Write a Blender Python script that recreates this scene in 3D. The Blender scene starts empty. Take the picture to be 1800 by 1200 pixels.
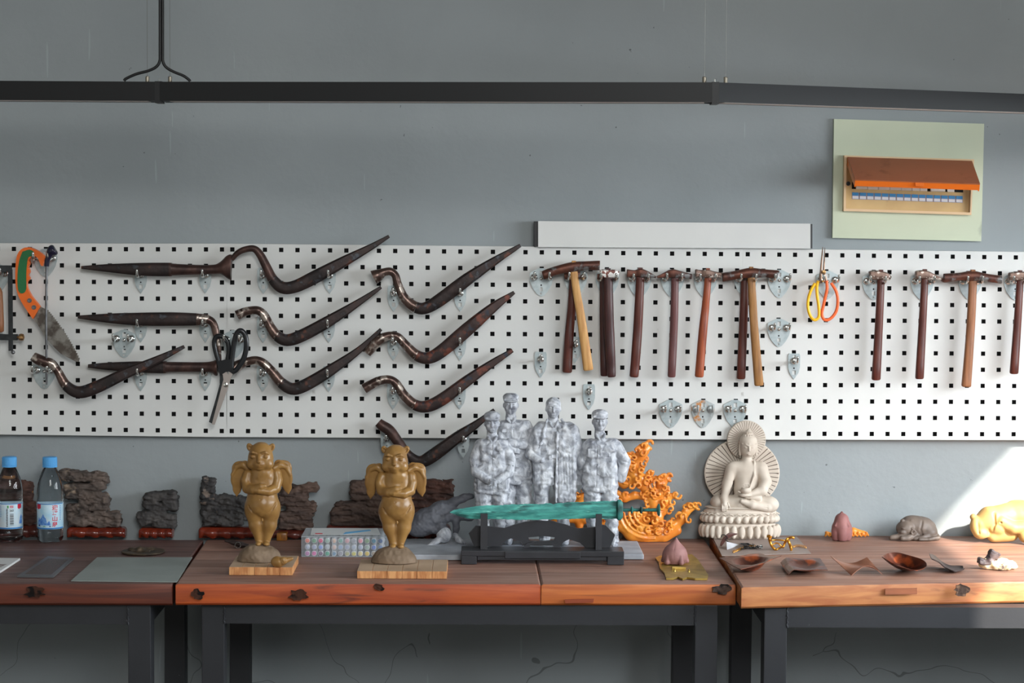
import bpy, bmesh, math, random
import numpy as np
from mathutils import Vector, Matrix, geometry
random.seed(7); np.random.seed(7)
S = bpy.context.scene
COL = S.collection
PI = math.pi

# ------------------------------------------------------------------ camera
F = 3750.0                                   # focal length in px of a 1800 px wide frame
CAMZ, CAMY = 1.55, -5.0
YAW, PITCH, ROLL = math.atan(57/F), math.atan(230/F), math.radians(0.42)
fwd = Vector((math.sin(YAW)*math.cos(PITCH), math.cos(YAW)*math.cos(PITCH), -math.sin(PITCH)))
right0 = Vector((math.cos(YAW), -math.sin(YAW), 0))
up0 = right0.cross(fwd)
rgt = right0*math.cos(ROLL) + up0*math.sin(ROLL)
upv = -right0*math.sin(ROLL) + up0*math.cos(ROLL)
CAM = Vector((0, CAMY, CAMZ))
cd = bpy.data.cameras.new('camera'); cam = bpy.data.objects.new('camera', cd); COL.objects.link(cam)
cd.sensor_width = 36; cd.lens = 36*F/1800; cd.clip_start = 0.05; cd.clip_end = 200
m = Matrix.Identity(4)
for i in range(3):
    m[i][0] = rgt[i]; m[i][1] = upv[i]; m[i][2] = -fwd[i]; m[i][3] = CAM[i]
cam.matrix_world = m
S.camera = cam

# ------------------------------------------------------------------ light
w = bpy.data.worlds.new('world'); S.world = w; w.use_nodes = True
bg = w.node_tree.nodes['Background']; bg.inputs[0].default_value = (1.0, 0.99, 0.90, 1); bg.inputs[1].default_value = 0.13
def light(name, kind, loc, direction, energy, color=(1,1,1), **kw):
    l = bpy.data.lights.new(name, kind); l.energy = energy; l.color = color
    for k, v in kw.items(): setattr(l, k, v)
    o = bpy.data.objects.new(name, l); COL.objects.link(o); o.location = loc
    o.rotation_euler = Vector(direction).to_track_quat('-Z', 'Y').to_euler()
    return o
RW = 1.75            # right wall
HEAD = 1.735         # head of the window in the right wall
light('sun', 'SUN', (4, -4, 5), (-1, 1.55, -1.07), 13.0, (1.0, 0.93, 0.82), angle=math.radians(1.1))
light('window_daylight', 'AREA', (RW+1.3, -2.1, 2.5), (-1, 0.35, -0.75), 690, (0.88, 0.95, 1.0), shape='RECTANGLE', size=3.8, size_y=3.0)
light('room_daylight', 'AREA', (0.85, -6.4, 3.2), (-0.20, 1, -0.50), 158, (0.98, 0.99, 0.98), shape='RECTANGLE', size=1.7, size_y=1.7)
vs = S.view_settings
S.display_settings.display_device = 'sRGB'
vs.view_transform = 'Standard'; vs.look = 'None'; vs.gamma = 1; vs.use_curve_mapping = False; vs.exposure = 0.0

# ------------------------------------------------------------------ pixel of the 1800x1200 frame -> point
def ray(px, py):
    return fwd + rgt*((px-900)/F) + upv*((600-py)/F)
def PY(px, py, Y):
    r = ray(px, py); return CAM + r*((Y-CAM.y)/r.y)
def PZ(px, py, z):
    r = ray(px, py); return CAM + r*((z-CAM.z)/r.z)
def MPP(Y):                                  # metres per px at depth Y
    return (Y-CAMY)/F
TZ = 0.78                                    # table height

# ------------------------------------------------------------------ objects
def finish(name, verts, faces, mat, parent=None, origin=None, smooth=35, mats=None, fm=None):
    """one mesh object; verts in world coordinates"""
    if origin is None:
        if parent is not None:
            r = parent
            while r.parent is not None: r = r.parent
            origin = Vector(r.location)
        else:
            a = np.array([tuple(v) for v in verts]); mn = a.min(0); mx = a.max(0)
            origin = Vector(((mn[0]+mx[0])/2, (mn[1]+mx[1])/2, mn[2]))
    me = bpy.data.meshes.new(name)
    o3 = np.array(origin[:])
    vv = np.array([tuple(v) for v in verts], dtype=float) - o3
    me.from_pydata(vv.tolist(), [], [list(f) for f in faces])
    for mm in (mats or [mat]): me.materials.append(mm)
    if fm is not None: me.polygons.foreach_set('material_index', fm)
    me.update()
    bm = bmesh.new(); bm.from_mesh(me); bmesh.ops.recalc_face_normals(bm, faces=bm.faces); bm.to_mesh(me); bm.free()
    if smooth:
        me.polygons.foreach_set('use_smooth', [True]*len(me.polygons))
        if smooth < 180: me.set_sharp_from_angle(angle=math.radians(smooth))
    o = bpy.data.objects.new(name, me); COL.objects.link(o)
    if parent is None: o.location = origin
    else: o.parent = parent
    return o
def tag(o, label=None, cat=None, group=None, kind=None):
    if label: o['label'] = label
    if cat: o['category'] = cat
    if group: o['group'] = group
    if kind: o['kind'] = kind
    return o
def thing(name, loc, label, cat, group=None, kind=None):
    o = bpy.data.objects.new(name, None); COL.objects.link(o); o.location = loc
    o.empty_display_size = 0.02
    return tag(o, label, cat, group, kind)
def dup(root, loc, label=None, group=None):
    r = root.copy(); COL.objects.link(r); r.location = loc
    if label: r['label'] = label
    if group: r['group'] = group
    for ch in list(root.children):
        c = ch.copy(); COL.objects.link(c); c.parent = r
        for g in list(ch.children):
            d = g.copy(); COL.objects.link(d); d.parent = c
    return r

class MB:
    def __init__(s): s.v = []; s.f = []; s.m = []
    def add(s, v, f, mi=0):
        n = len(s.v); s.v += [Vector(x) for x in v]; s.f += [tuple(n+i for i in q) for q in f]; s.m += [mi]*len(f); return s
    def build(s, name, mat, parent=None, origin=None, smooth=35, mats=None):
        return finish(name, s.v, s.f, mat, parent, origin, smooth, mats, s.m if mats else None)
    # box from corner to corner, edges chamfered by b
    def box(s, a, b, bev=0.0, mi=0, mat=None):
        a = Vector(a); b = Vector(b)
        bm = bmesh.new(); bmesh.ops.create_cube(bm, size=1.0)
        c = (a+b)/2; d = b-a
        for v in bm.verts: v.co = Vector((v.co.x*d.x, v.co.y*d.y, v.co.z*d.z))
        if bev: bmesh.ops.bevel(bm, geom=bm.edges[:], offset=bev, segments=2, profile=0.5, affect='EDGES')
        if mat is not None: bm.transform(mat)
        for v in bm.verts: v.co += c
        s.add([v.co.copy() for v in bm.verts], [[v.index for v in f.verts] for f in bm.faces] if not bm.verts.index_update() else 0, mi)
        bm.free(); return s
    # polygon with holes in the (u,w) plane, extruded from depth d0 to d1; fn maps (u,w,d)->point
    def poly(s, loops, d0, d1, fn=None, mi=0, bev=0):
        fn = fn or (lambda u, w, d: Vector((u, d, w)))
        tri = geometry.tessellate_polygon([[Vector((p[0], p[1], 0)) for p in l] for l in loops])
        flat = [p for l in loops for p in l]; N = len(flat)
        v = [fn(p[0], p[1], d0) for p in flat] + [fn(p[0], p[1], d1) for p in flat]
        f = [tuple(t) for t in tri] + [tuple(i+N for i in reversed(t)) for t in tri]
        k = 0
        for l in loops:
            n = len(l)
            for i in range(n):
                a, b = k+i, k+(i+1) % n; f.append((a, b, b+N, a+N))
            k += n
        return s.add(v, f, mi)
    # sweep along points; rad = list of (ra, rb, power) or radii
    def tube(s, pts, rad, n=12, up=None, cap=True, mi=0, closed=False, rot=0.0):
        pts = [Vector(p) for p in pts]; M = len(pts)
        if not isinstance(rad, (list, tuple)): rad = [rad]*M
        tg = []
        for i in range(M):
            a = pts[i-1] if (i > 0 or closed) else pts[i]; b = pts[(i+1) % M] if (i < M-1 or closed) else pts[i]
            tg.append((b-a).normalized())
        u = Vector(up) if up is not None else (Vector((0, -1, 0)) if abs(tg[0].y) < 0.9 else Vector((0, 0, 1)))
        v = []
        for i in range(M):
            t = tg[i]; u = (u - t*u.dot(t)).normalized(); w_ = t.cross(u)
            r = rad[i]
            ra, rb, pw = (r, r, 2) if not isinstance(r, (list, tuple)) else (r if len(r) == 3 else (r[0], r[1], 2))
            for k in range(n):
                th = 2*PI*(k+0.5)/n + rot; c, si = math.cos(th), math.sin(th)
                q = (abs(c)**pw + abs(si)**pw)**(-1/pw)
                v.append(pts[i] + u*(c*q*ra) + w_*(si*q*rb))
        f = []
        for i in range(M if closed else M-1):
            j = (i+1) % M
            for k in range(n):
                a = i*n+k; b = i*n+(k+1) % n; f.append((a, b, j*n+(k+1) % n, j*n+k))
        if cap and not closed:
            f.append(tuple(range(n-1, -1, -1))); f.append(tuple((M-1)*n+k for k in range(n)))
        return s.add(v, f, mi)
    # profile [(r,z)] about vertical axis at c (axis may be given as matrix)
    def lathe(s, c, prof, n=24, mi=0, M=None):
        c = Vector(c); v = []; f = []
        for (r, z) in prof:
            for k in range(n):
                th = 2*PI*k/n; p = Vector((r*math.cos(th), r*math.sin(th), z))
                v.append(c + (M @ p if M else p))
        L = len(prof)
        for i in range(L-1):
            for k in range(n):
                f.append((i*n+k, i*n+(k+1) % n, (i+1)*n+(k+1) % n, (i+1)*n+k))
        if prof[0][0] > 1e-6: f.append(tuple(range(n-1, -1, -1)))
        if prof[-1][0] > 1e-6: f.append(tuple((L-1)*n+k for k in range(n)))
        return s.add(v, f, mi)
    def sphere(s, c, r, n=16, mi=0):
        prof = [(max(1e-5, r*math.sin(PI*i/8)), -r*math.cos(PI*i/8)) for i in range(9)]
        return s.lathe(c, prof, n, mi)
YM = Matrix.Rotation(PI/2, 3, 'X')           # lathe axis turned to point at the camera (-Y)
def spline(pts, n=6):
    """Catmull-Rom through points (any dimension)"""
    P = [np.array(tuple(p), dtype=float) for p in pts]; P = [2*P[0]-P[1]] + P + [2*P[-1]-P[-2]]; out = []
    for i in range(1, len(P)-2):
        for k in range(n):
            t = k/n; a, b, c, d = P[i-1], P[i], P[i+1], P[i+2]
            out.append(0.5*((2*b)+(-a+c)*t+(2*a-5*b+4*c-d)*t*t+(-a+3*b-3*c+d)*t**3))
    out.append(P[-2]); return [tuple(x) for x in out]
def circ(cx, cy, r, n=12, r2=None):
    return [(cx+r*math.cos(2*PI*k/n), cy+(r2 or r)*math.sin(2*PI*k/n)) for k in range(n)]

# ------------------------------------------------------------------ signed-distance sculpting (for cast and carved figures)
def lattice(shape, cells, seed=0):
    rs = np.random.RandomState(seed); g = rs.rand(*[int(c)+2 for c in cells])
    ax = [np.linspace(0, c, n, endpoint=False) for c, n in zip(cells, shape)]
    i = [np.floor(a).astype(int) for a in ax]; t = [a-b for a, b in zip(ax, i)]; t = [x*x*(3-2*x) for x in t]
    o = 0
    for a in (0, 1):
        wa = (t[0] if a else 1-t[0])[:, None, None]
        for b in (0, 1):
            wb = (t[1] if b else 1-t[1])[None, :, None]
            for c in (0, 1):
                wc = (t[2] if c else 1-t[2])[None, None, :]
                o = o + g[np.ix_(i[0]+a, i[1]+b, i[2]+c)]*wa*wb*wc
    return o-0.5
class Sdf:
    """grid in photograph pixels at the depth of the thing: x right, y down, d towards the camera"""
    def __init__(s, x0, x1, y0, y1, d0, d1, h=1.0):
        s.o = np.array([x0, y0, d0], float); s.h = h
        s.n = [int((b-a)/h)+1 for a, b in ((x0, x1), (y0, y1), (d0, d1))]
        s.ax = [s.o[i]+np.arange(s.n[i])*h for i in range(3)]
        s.V = np.full(s.n, 50.0, dtype=np.float32)
    def blk(s, lo, hi, k):
        sl = []
        for i in range(3):
            a = int(max(0, math.floor((lo[i]-k-2-s.o[i])/s.h))); b = int(min(s.n[i], math.ceil((hi[i]+k+2-s.o[i])/s.h)+1))
            if b <= a: return None, None
            sl.append(slice(a, b))
        g = [s.ax[0][sl[0]][:, None, None], s.ax[1][sl[1]][None, :, None], s.ax[2][sl[2]][None, None, :]]
        return tuple(sl), g
    def comb(s, sl, D, k, op):
        A = s.V[sl]
        if op == 'u':
            if k > 0:
                h = np.maximum(k-np.abs(A-D), 0)/k; R = np.minimum(A, D)-h*h*k*0.25
            else: R = np.minimum(A, D)
        else:
            D = -D
            if k > 0:
                h = np.maximum(k-np.abs(A-D), 0)/k; R = np.maximum(A, D)+h*h*k*0.25
            else: R = np.maximum(A, D)
        s.V[sl] = R
    def ell(s, c, r, k=2.0, op='u', rot=0.0, rx=0.0):
        c = np.array(c, float); r = np.array(r, float); R = r.max()
        ext = r if (rot == 0 and rx == 0) else np.array([R, R, R])
        sl, g = s.blk(c-ext, c+ext, k+1)
        if sl is None: return s
        x, y, d = g[0]-c[0], g[1]-c[1], g[2]-c[2]
        if rot: ca, sa = math.cos(rot), math.sin(rot); x, y = x*ca+y*sa, -x*sa+y*ca
        if rx: ca, sa = math.cos(rx), math.sin(rx); y, d = y*ca+d*sa, -y*sa+d*ca
        k0 = np.sqrt((x/r[0])**2+(y/r[1])**2+(d/r[2])**2)+1e-6
        k1 = np.sqrt((x/r[0]**2)**2+(y/r[1]**2)**2+(d/r[2]**2)**2)+1e-6
        s.comb(sl, k0*(k0-1)/k1, k, op); return s
    def cap(s, a, b, ra, rb=None, k=2.0, op='u', dz=1.0):
        rb = ra if rb is None else rb
        a = np.array(a, float); b = np.array(b, float); R = max(ra, rb)
        e = np.array([R, R, R*dz]); sl, g = s.blk(np.minimum(a, b)-e, np.maximum(a, b)+e, k+1)
        if sl is None: return s
        x, y, d = g[0]-a[0], g[1]-a[1], (g[2]-a[2])/dz
        v = b-a; v = np.array([v[0], v[1], v[2]/dz]); L = float(v@v)+1e-9
        t = np.clip((x*v[0]+y*v[1]+d*v[2])/L, 0, 1)
        D = np.sqrt((x-t*v[0])**2+(y-t*v[1])**2+(d-t*v[2])**2)-(ra+(rb-ra)*t)
        s.comb(sl, D, k, op); return s
    def chain(s, pts, rad, k=2.0, op='u', dz=1.0):
        for i in range(len(pts)-1):
            ra = rad[i] if isinstance(rad, (list, tuple)) else rad; rb = rad[i+1] if isinstance(rad, (list, tuple)) else rad
            s.cap(pts[i], pts[i+1], ra, rb, k, op, dz)
        return s
    def box(s, c, hf, r=1.0, k=1.0, op='u', rot=0.0):
        c = np.array(c, float); hf = np.array(hf, float); e = hf+r
        if rot: q = math.hypot(e[0], e[1]); e = np.array([q, q, e[2]])
        sl, g = s.blk(c-e, c+e, k+1)
        if sl is None: return s
        x, y, d = g[0]-c[0], g[1]-c[1], g[2]-c[2]
        if rot: ca, sa = math.cos(rot), math.sin(rot); x, y = x*ca+y*sa, -x*sa+y*ca
        qx, qy, qd = np.abs(x)-hf[0]+r, np.abs(y)-hf[1]+r, np.abs(d)-hf[2]+r
        D = np.sqrt(np.maximum(qx, 0)**2+np.maximum(qy, 0)**2+np.maximum(qd, 0)**2)+np.minimum(np.maximum(np.maximum(qx, qy), qd), 0)-r
        s.comb(sl, D, k, op); return s
    def noise(s, amp, cell, seed=0):
        if not isinstance(cell, (tuple, list)): cell = (cell,)*3
        cells = [max(1, s.n[i]*s.h/cell[i]) for i in range(3)]
        s.V += (amp*2*lattice(s.n, cells, seed)).astype(np.float32); return s
    def mesh(s, pmin=None):
        V = s.V.copy(); V[0] = V[-1] = 9; V[:, 0] = V[:, -1] = 9; V[:, :, 0] = V[:, :, -1] = 9
        I = V < 0; nx, ny, nz = V.shape
        c = np.zeros((nx-1, ny-1, nz-1), np.uint8)
        for a in (0, 1):
            for b in (0, 1):
                for e in (0, 1): c += I[a:nx-1+a, b:ny-1+b, e:nz-1+e]
        act = (c > 0) & (c < 8); idx = np.argwhere(act); ids = np.full(act.shape, -1, np.int64); ids[act] = np.arange(len(idx))
        acc = np.zeros((len(idx), 3)); cnt = np.zeros(len(idx))
        for ax in range(3):
            o1, o2 = [x for x in range(3) if x != ax]
            for a in (0, 1):
                for b in (0, 1):
                    p = idx.copy(); p[:, o1] += a; p[:, o2] += b; q = p.copy(); q[:, ax] += 1
                    v0 = V[p[:, 0], p[:, 1], p[:, 2]]; v1 = V[q[:, 0], q[:, 1], q[:, 2]]
                    mk = (v0 < 0) != (v1 < 0); t = np.where(mk, v0/np.where(mk, v0-v1, 1), 0)
                    pt = p.astype(float); pt[:, ax] += t; acc[mk] += pt[mk]; cnt[mk] += 1
        P = acc/cnt[:, None]*s.h+s.o
        F_ = []
        for ax in range(3):
            o1, o2 = (ax+1) % 3, (ax+2) % 3
            A = [slice(None)]*3; B = [slice(None)]*3; A[ax] = slice(0, -1); B[ax] = slice(1, None)
            E = np.argwhere(I[tuple(A)] != I[tuple(B)])
            E = E[(E[:, o1] > 0) & (E[:, o2] > 0)]
            def cid(d1, d2):
                q = E.copy(); q[:, o1] -= d1; q[:, o2] -= d2; return ids[q[:, 0], q[:, 1], q[:, 2]]
            F_.append(np.stack([cid(1, 1), cid(0, 1), cid(0, 0), cid(1, 0)], 1))
        return P, np.concatenate(F_)
    def build(s, name, mat, anchor, ax_px, parent=None, yaw=0.0, mats=None, fm=None, smoothit=0, origin=None):
        """anchor: world point that the px point ax_px=(x,y,d) stands on"""
        P, Fc = s.mesh(); sc = (anchor-CAM).dot(fwd)/F
        if fm is not None: cen = P[Fc].mean(1); mi = fm(cen[:, 0], cen[:, 1], cen[:, 2]).astype(int)
        L = np.stack([(P[:, 0]-ax_px[0])*sc, -(P[:, 2]-ax_px[2])*sc, (ax_px[1]-P[:, 1])*sc], 1)
        if yaw:
            ca, sa = math.cos(yaw), math.sin(yaw); L = np.stack([L[:, 0]*ca-L[:, 1]*sa, L[:, 0]*sa+L[:, 1]*ca, L[:, 2]], 1)
        W = L+np.array(anchor[:])
        if origin is None and parent is None: origin = Vector(anchor)
        if parent is not None:
            r = parent
            while r.parent is not None: r = r.parent
            origin = Vector(r.location)
        me = bpy.data.meshes.new(name); me.from_pydata((W-np.array(origin[:])).tolist(), [], Fc.tolist())
        for mm in (mats or [mat]): me.materials.append(mm)
        if fm is not None: me.polygons.foreach_set('material_index', mi)
        bm = bmesh.new(); bm.from_mesh(me)
        bmesh.ops.recalc_face_normals(bm, faces=bm.faces)
        for _ in range(smoothit): bmesh.ops.smooth_vert(bm, verts=bm.verts, factor=0.5, use_axis_x=True, use_axis_y=True, use_axis_z=True)
        bm.to_mesh(me); bm.free()
        me.polygons.foreach_set('use_smooth', [True]*len(me.polygons)); me.update()
        o = bpy.data.objects.new(name, me); COL.objects.link(o)
        if parent is None: o.location = origin
        else: o.parent = parent
        return o

# ------------------------------------------------------------------ materials
def srgb(r, g, b):
    f = lambda c: (c/255/12.92) if c/255 <= 0.04045 else ((c/255+0.055)/1.055)**2.4
    return (f(r), f(g), f(b), 1)
def pmat(name, c1, c2=None, scale=8, rough=0.6, metal=0.0, bump=0.0, bscale=None, stretch=(1, 1, 1), detail=4,
         spot=None, sscale=20, sth=0.6, swid=0.05, r2=None, trans=0, alpha=1, coat=0, spec=0.5, dist=0.0, ior=1.45, sub=0, bdist=0.002, contrast=(0.35, 0.65), spot2=None, s2scale=5, s2th=0.6, s2wid=0.1):
    mt = bpy.data.materials.new(name); mt.use_nodes = True; nt = mt.node_tree; N = nt.nodes; Lk = nt.links
    b = N['Principled BSDF']; b.inputs['Base Color'].default_value = c1
    b.inputs['Roughness'].default_value = rough; b.inputs['Metallic'].default_value = metal
    b.inputs['Transmission Weight'].default_value = trans; b.inputs['Alpha'].default_value = alpha
    b.inputs['Coat Weight'].default_value = coat; b.inputs['Specular IOR Level'].default_value = spec; b.inputs['IOR'].default_value = ior
    if sub: b.inputs['Subsurface Weight'].default_value = sub; b.inputs['Subsurface Radius'].default_value = (0.01, 0.006, 0.003)
    tc = N.new('ShaderNodeTexCoord'); mp = N.new('ShaderNodeMapping'); mp.inputs['Scale'].default_value = stretch
    Lk.new(tc.outputs['Object'], mp.inputs['Vector'])
    def noise(sc, det=detail, ds=dist):
        n = N.new('ShaderNodeTexNoise'); n.inputs['Scale'].default_value = sc; n.inputs['Detail'].default_value = det
        n.inputs['Distortion'].default_value = ds; Lk.new(mp.outputs[0], n.inputs['Vector']); return n
    def ramp(src, a, c, ca=(0, 0, 0, 1), cb=(1, 1, 1, 1)):
        r = N.new('ShaderNodeValToRGB'); r.color_ramp.elements[0].position = max(0, a); r.color_ramp.elements[1].position = min(1, c)
        r.color_ramp.elements[0].color = ca; r.color_ramp.elements[1].color = cb; Lk.new(src, r.inputs[0]); return r
    out = None
    if c2 is not None:
        n = noise(scale); r = ramp(n.outputs['Fac'], contrast[0], contrast[1], c1, c2); out = r.outputs[0]
        if r2 is not None:
            q = ramp(n.outputs['Fac'], contrast[0], contrast[1], (rough,)*3+(1,), (r2,)*3+(1,)); Lk.new(q.outputs[0], b.inputs['Roughness'])
    for (sp, ss, st, sw) in ((spot, sscale, sth, swid), (spot2, s2scale, s2th, s2wid)):
        if sp is None: continue
        n = noise(ss, 5); r = ramp(n.outputs['Fac'], st, st+sw); mx = N.new('ShaderNodeMix'); mx.data_type = 'RGBA'
        Lk.new(r.outputs[0], mx.inputs['Factor'])
        if out is not None: Lk.new(out, mx.inputs['A'])
        else: mx.inputs['A'].default_value = c1
        mx.inputs['B'].default_value = sp; out = mx.outputs['Result']
    if out is not None: Lk.new(out, b.inputs['Base Color'])
    if bump:
        n = noise(bscale or scale*3, 6); bp = N.new('ShaderNodeBump'); bp.inputs['Strength'].default_value = bump; bp.inputs['Distance'].default_value = bdist
        Lk.new(n.outputs['Fac'], bp.inputs['Height']); Lk.new(bp.outputs[0], b.inputs['Normal'])
    return mt
# ------------------------------------------------------------------ material library
M = {}
def wall_material():
    mt = pmat('painted_wall', srgb(152, 158, 160), srgb(143, 149, 151), scale=2.2, rough=0.75, bump=0.25, bscale=45, detail=5, spec=0.3, bdist=0.004)
    nt = mt.node_tree; N = nt.nodes; L = nt.links; b = N['Principled BSDF']
    src = b.inputs['Base Color'].links[0].from_socket
    tc = N.new('ShaderNodeTexCoord')
    def mixin(src, fac, col):
        mx = N.new('ShaderNodeMix'); mx.data_type = 'RGBA'; L.new(fac, mx.inputs['Factor']); L.new(src, mx.inputs['A']); mx.inputs['B'].default_value = col
        return mx.outputs['Result']
    def math_(op, a, bb):
        n = N.new('ShaderNodeMath'); n.operation = op
        for i, x in enumerate((a, bb)):
            if isinstance(x, (int, float)): n.inputs[i].default_value = x
            else: L.new(x, n.inputs[i])
        return n.outputs[0]
    def noise(scale, det=3, st=None, rot=0):
        n = N.new('ShaderNodeTexNoise'); n.inputs['Scale'].default_value = scale; n.inputs['Detail'].default_value = det
        mp = N.new('ShaderNodeMapping'); mp.inputs['Scale'].default_value = st or (1, 1, 1); mp.inputs['Rotation'].default_value = (0, rot, 0)
        L.new(tc.outputs['Object'], mp.inputs[0]); L.new(mp.outputs[0], n.inputs['Vector']); return n.outputs['Fac']
    # small dark chips
    chips = math_('MULTIPLY', math_('GREATER_THAN', noise(60, 2), 0.745), math_('GREATER_THAN', noise(2.1, 2), 0.5))
    src = mixin(src, math_('MULTIPLY', chips, 0.6), srgb(60, 60, 62))
    # thin long scratches in two directions
    for rot, th in ((0.5, 0.765), (-0.9, 0.775)):
        sc = math_('GREATER_THAN', noise(9, 1, (9, 1, 0.55), rot), th)
        src = mixin(src, math_('MULTIPLY', sc, 0.22), srgb(185, 195, 200))
    # hairline cracks low on the wall
    v = N.new('ShaderNodeTexVoronoi'); v.feature = 'DISTANCE_TO_EDGE'; v.inputs['Scale'].default_value = 2.6
    nn = N.new('ShaderNodeTexNoise'); nn.inputs['Scale'].default_value = 6; L.new(tc.outputs['Object'], nn.inputs['Vector'])
    mx = N.new('ShaderNodeMix'); mx.data_type = 'RGBA'; mx.inputs['Factor'].default_value = 0.18; L.new(tc.outputs['Object'], mx.inputs['A']); L.new(nn.outputs['Color'], mx.inputs['B'])
    L.new(mx.outputs['Result'], v.inputs['Vector'])
    sep = N.new('ShaderNodeSeparateXYZ'); L.new(tc.outputs['Object'], sep.inputs[0])
    cr = math_('MULTIPLY', math_('LESS_THAN', v.outputs['Distance'], 0.002), math_('LESS_THAN', sep.outputs['Z'], 0.72))
    src = mixin(src, math_('MULTIPLY', math_('MULTIPLY', cr, math_('GREATER_THAN', noise(1.7, 2), 0.47)), 0.5), srgb(60, 62, 62))
    L.new(src, b.inputs['Base Color'])
    return mt
M['wall'] = wall_material()
M['plain_wall'] = pmat('plain_wall_paint', srgb(150, 156, 158), rough=0.8)
M['floor'] = pmat('concrete_floor', srgb(64, 62, 60), srgb(56, 54, 52), scale=3, rough=0.6, bump=0.1)
M['ceiling'] = pmat('ceiling_paint', srgb(150, 150, 146), rough=0.9)
M['white'] = pmat('powder_coated_white', srgb(214, 214, 211), srgb(206, 206, 204), scale=5, rough=0.45, bump=0.05, bscale=200, spot=srgb(176, 174, 170), sscale=14, sth=0.76, swid=0.04)
M['zinc'] = pmat('zinc_plated_steel', srgb(182, 191, 193), srgb(160, 171, 174), scale=60, rough=0.36, metal=0.6, r2=0.48)
M['zinc_rust'] = pmat('zinc_with_rust', srgb(188, 195, 196), srgb(170, 175, 175), scale=60, rough=0.4, metal=0.55, spot=srgb(196, 128, 60), sscale=34, sth=0.56, swid=0.07)
M['chrome'] = pmat('bright_steel', srgb(215, 215, 212), rough=0.18, metal=1.0)
M['shank'] = pmat('forged_dark_steel', srgb(58, 46, 44), srgb(38, 33, 33), scale=30, rough=0.5, metal=0.45, bump=0.5, bscale=90, spot=srgb(88, 56, 46), sscale=46, sth=0.6, swid=0.08, spot2=srgb(70, 72, 78), s2scale=60, s2th=0.6)
M['shank_rust'] = pmat('forged_rusty_steel', srgb(72, 52, 48), srgb(46, 36, 35), scale=26, rough=0.5, metal=0.4, bump=0.5, bscale=90, spot=srgb(104, 58, 46), sscale=40, sth=0.55, swid=0.1, spot2=srgb(44, 48, 58), s2scale=70, s2th=0.58)
M['neck'] = pmat('worn_brown_steel', srgb(108, 88, 80), srgb(70, 54, 50), scale=40, rough=0.30, metal=0.7, bump=0.35, bscale=120, spot=srgb(176, 164, 154), sscale=60, sth=0.55, swid=0.08)
M['neck_dark'] = pmat('dark_brown_steel', srgb(86, 62, 56), srgb(58, 43, 40), scale=40, rough=0.42, metal=0.5, bump=0.4, bscale=120)
M['head_rust'] = pmat('rusty_hammer_steel', srgb(104, 62, 48), srgb(66, 44, 40), scale=45, rough=0.45, metal=0.5, bump=0.4, bscale=120, spot=srgb(112, 112, 112), sscale=50, sth=0.58, swid=0.08)
M['head_worn'] = pmat('worn_hammer_steel', srgb(128, 104, 92), srgb(88, 66, 58), scale=60, rough=0.4, metal=0.5, bump=0.5, bscale=150, spot=srgb(190, 178, 168), sscale=90, sth=0.56, swid=0.05)
M['head_white'] = pmat('paint_speckled_steel', srgb(120, 72, 62), srgb(92, 56, 50), scale=60, rough=0.5, metal=0.3, spot=srgb(225, 222, 218), sscale=95, sth=0.47, swid=0.03)
def woodm(name, a, b_, rough=0.4, coat=0.0, st=(14, 14, 1.2), scale=9, **k):
    return pmat(name, srgb(*a), srgb(*b_), scale=scale, rough=rough, coat=coat, stretch=st, detail=6, bump=0.12, bscale=30, contrast=(0.38, 0.62), **k)
M['w_red'] = woodm('red_brown_handle_wood', (92, 42, 30), (70, 31, 25))
M['w_dark'] = woodm('dark_handle_wood', (72, 36, 34), (50, 27, 28))
M['w_plum'] = woodm('plum_handle_wood', (104, 62, 60), (84, 50, 50))
M['w_orange'] = woodm('orange_handle_wood', (156, 76, 40), (120, 54, 32))
M['w_honey'] = woodm('honey_handle_wood', (206, 158, 98), (184, 132, 76), rough=0.5)
M['w_tan'] = woodm('tan_handle_wood', (158, 112, 62), (134, 90, 48), rough=0.5, spot=srgb(80, 56, 36), sscale=4, sth=0.62, swid=0.1)
M['w_oak'] = woodm('brown_handle_wood', (148, 96, 62), (120, 76, 48), rough=0.5)
M['black_metal'] = pmat('black_frame_paint', srgb(41, 42, 46), srgb(35, 36, 40), scale=6, rough=0.5, bump=0.08, bscale=120, spot=srgb(90, 90, 92), sscale=55, sth=0.74, swid=0.02)
M['lamp_black'] = pmat('lamp_black', srgb(17, 18, 20), rough=0.45, spec=0.4)
M['lamp_slot'] = pmat('lamp_diffuser', srgb(205, 196, 192), rough=0.6)
M['cord'] = pmat('black_cable', srgb(24, 24, 25), rough=0.5)
M['black'] = pmat('black_plastic', srgb(26, 27, 30), rough=0.3)
M['gap_shade'] = pmat('gap_shade_black', srgb(12, 12, 13), rough=0.9)

# ------------------------------------------------------------------ the setting
def slab(name, a, b, mat, loc=None):
    return tag(MB().box(a, b).build(name, mat, smooth=0), kind='structure')
slab('wall_back', (-3.6, 0, 0), (RW+0.2, 0.2, 3.9), M['wall'])
slab('wall_left', (-3.8, -7.2, 0), (-3.6, 0.2, 3.9), M['plain_wall'])
slab('floor', (-3.8, -7.2, -0.1), (RW+0.2, 0.2, 0), M['floor'])
slab('ceiling', (-3.8, -7.2, 3.9), (RW+0.2, 0.2, 4.0), M['ceiling'])
WY0, WY1, WZ0 = -2.45, -0.32, 0.85
mb = MB()
mb.box((RW, -7.2, 0), (RW+0.2, 0, WZ0)); mb.box((RW, -7.2, HEAD), (RW+0.2, 0, 3.9))
mb.box((RW, -7.2, WZ0), (RW+0.2, WY0, HEAD)); mb.box((RW, WY1, WZ0), (RW+0.2, 0, HEAD))
tag(mb.build('wall_right', M['plain_wall'], smooth=0), kind='structure')
wf = thing('window_1', (RW+0.1, (WY0+WY1)/2, WZ0), None, None, kind='structure')
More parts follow.
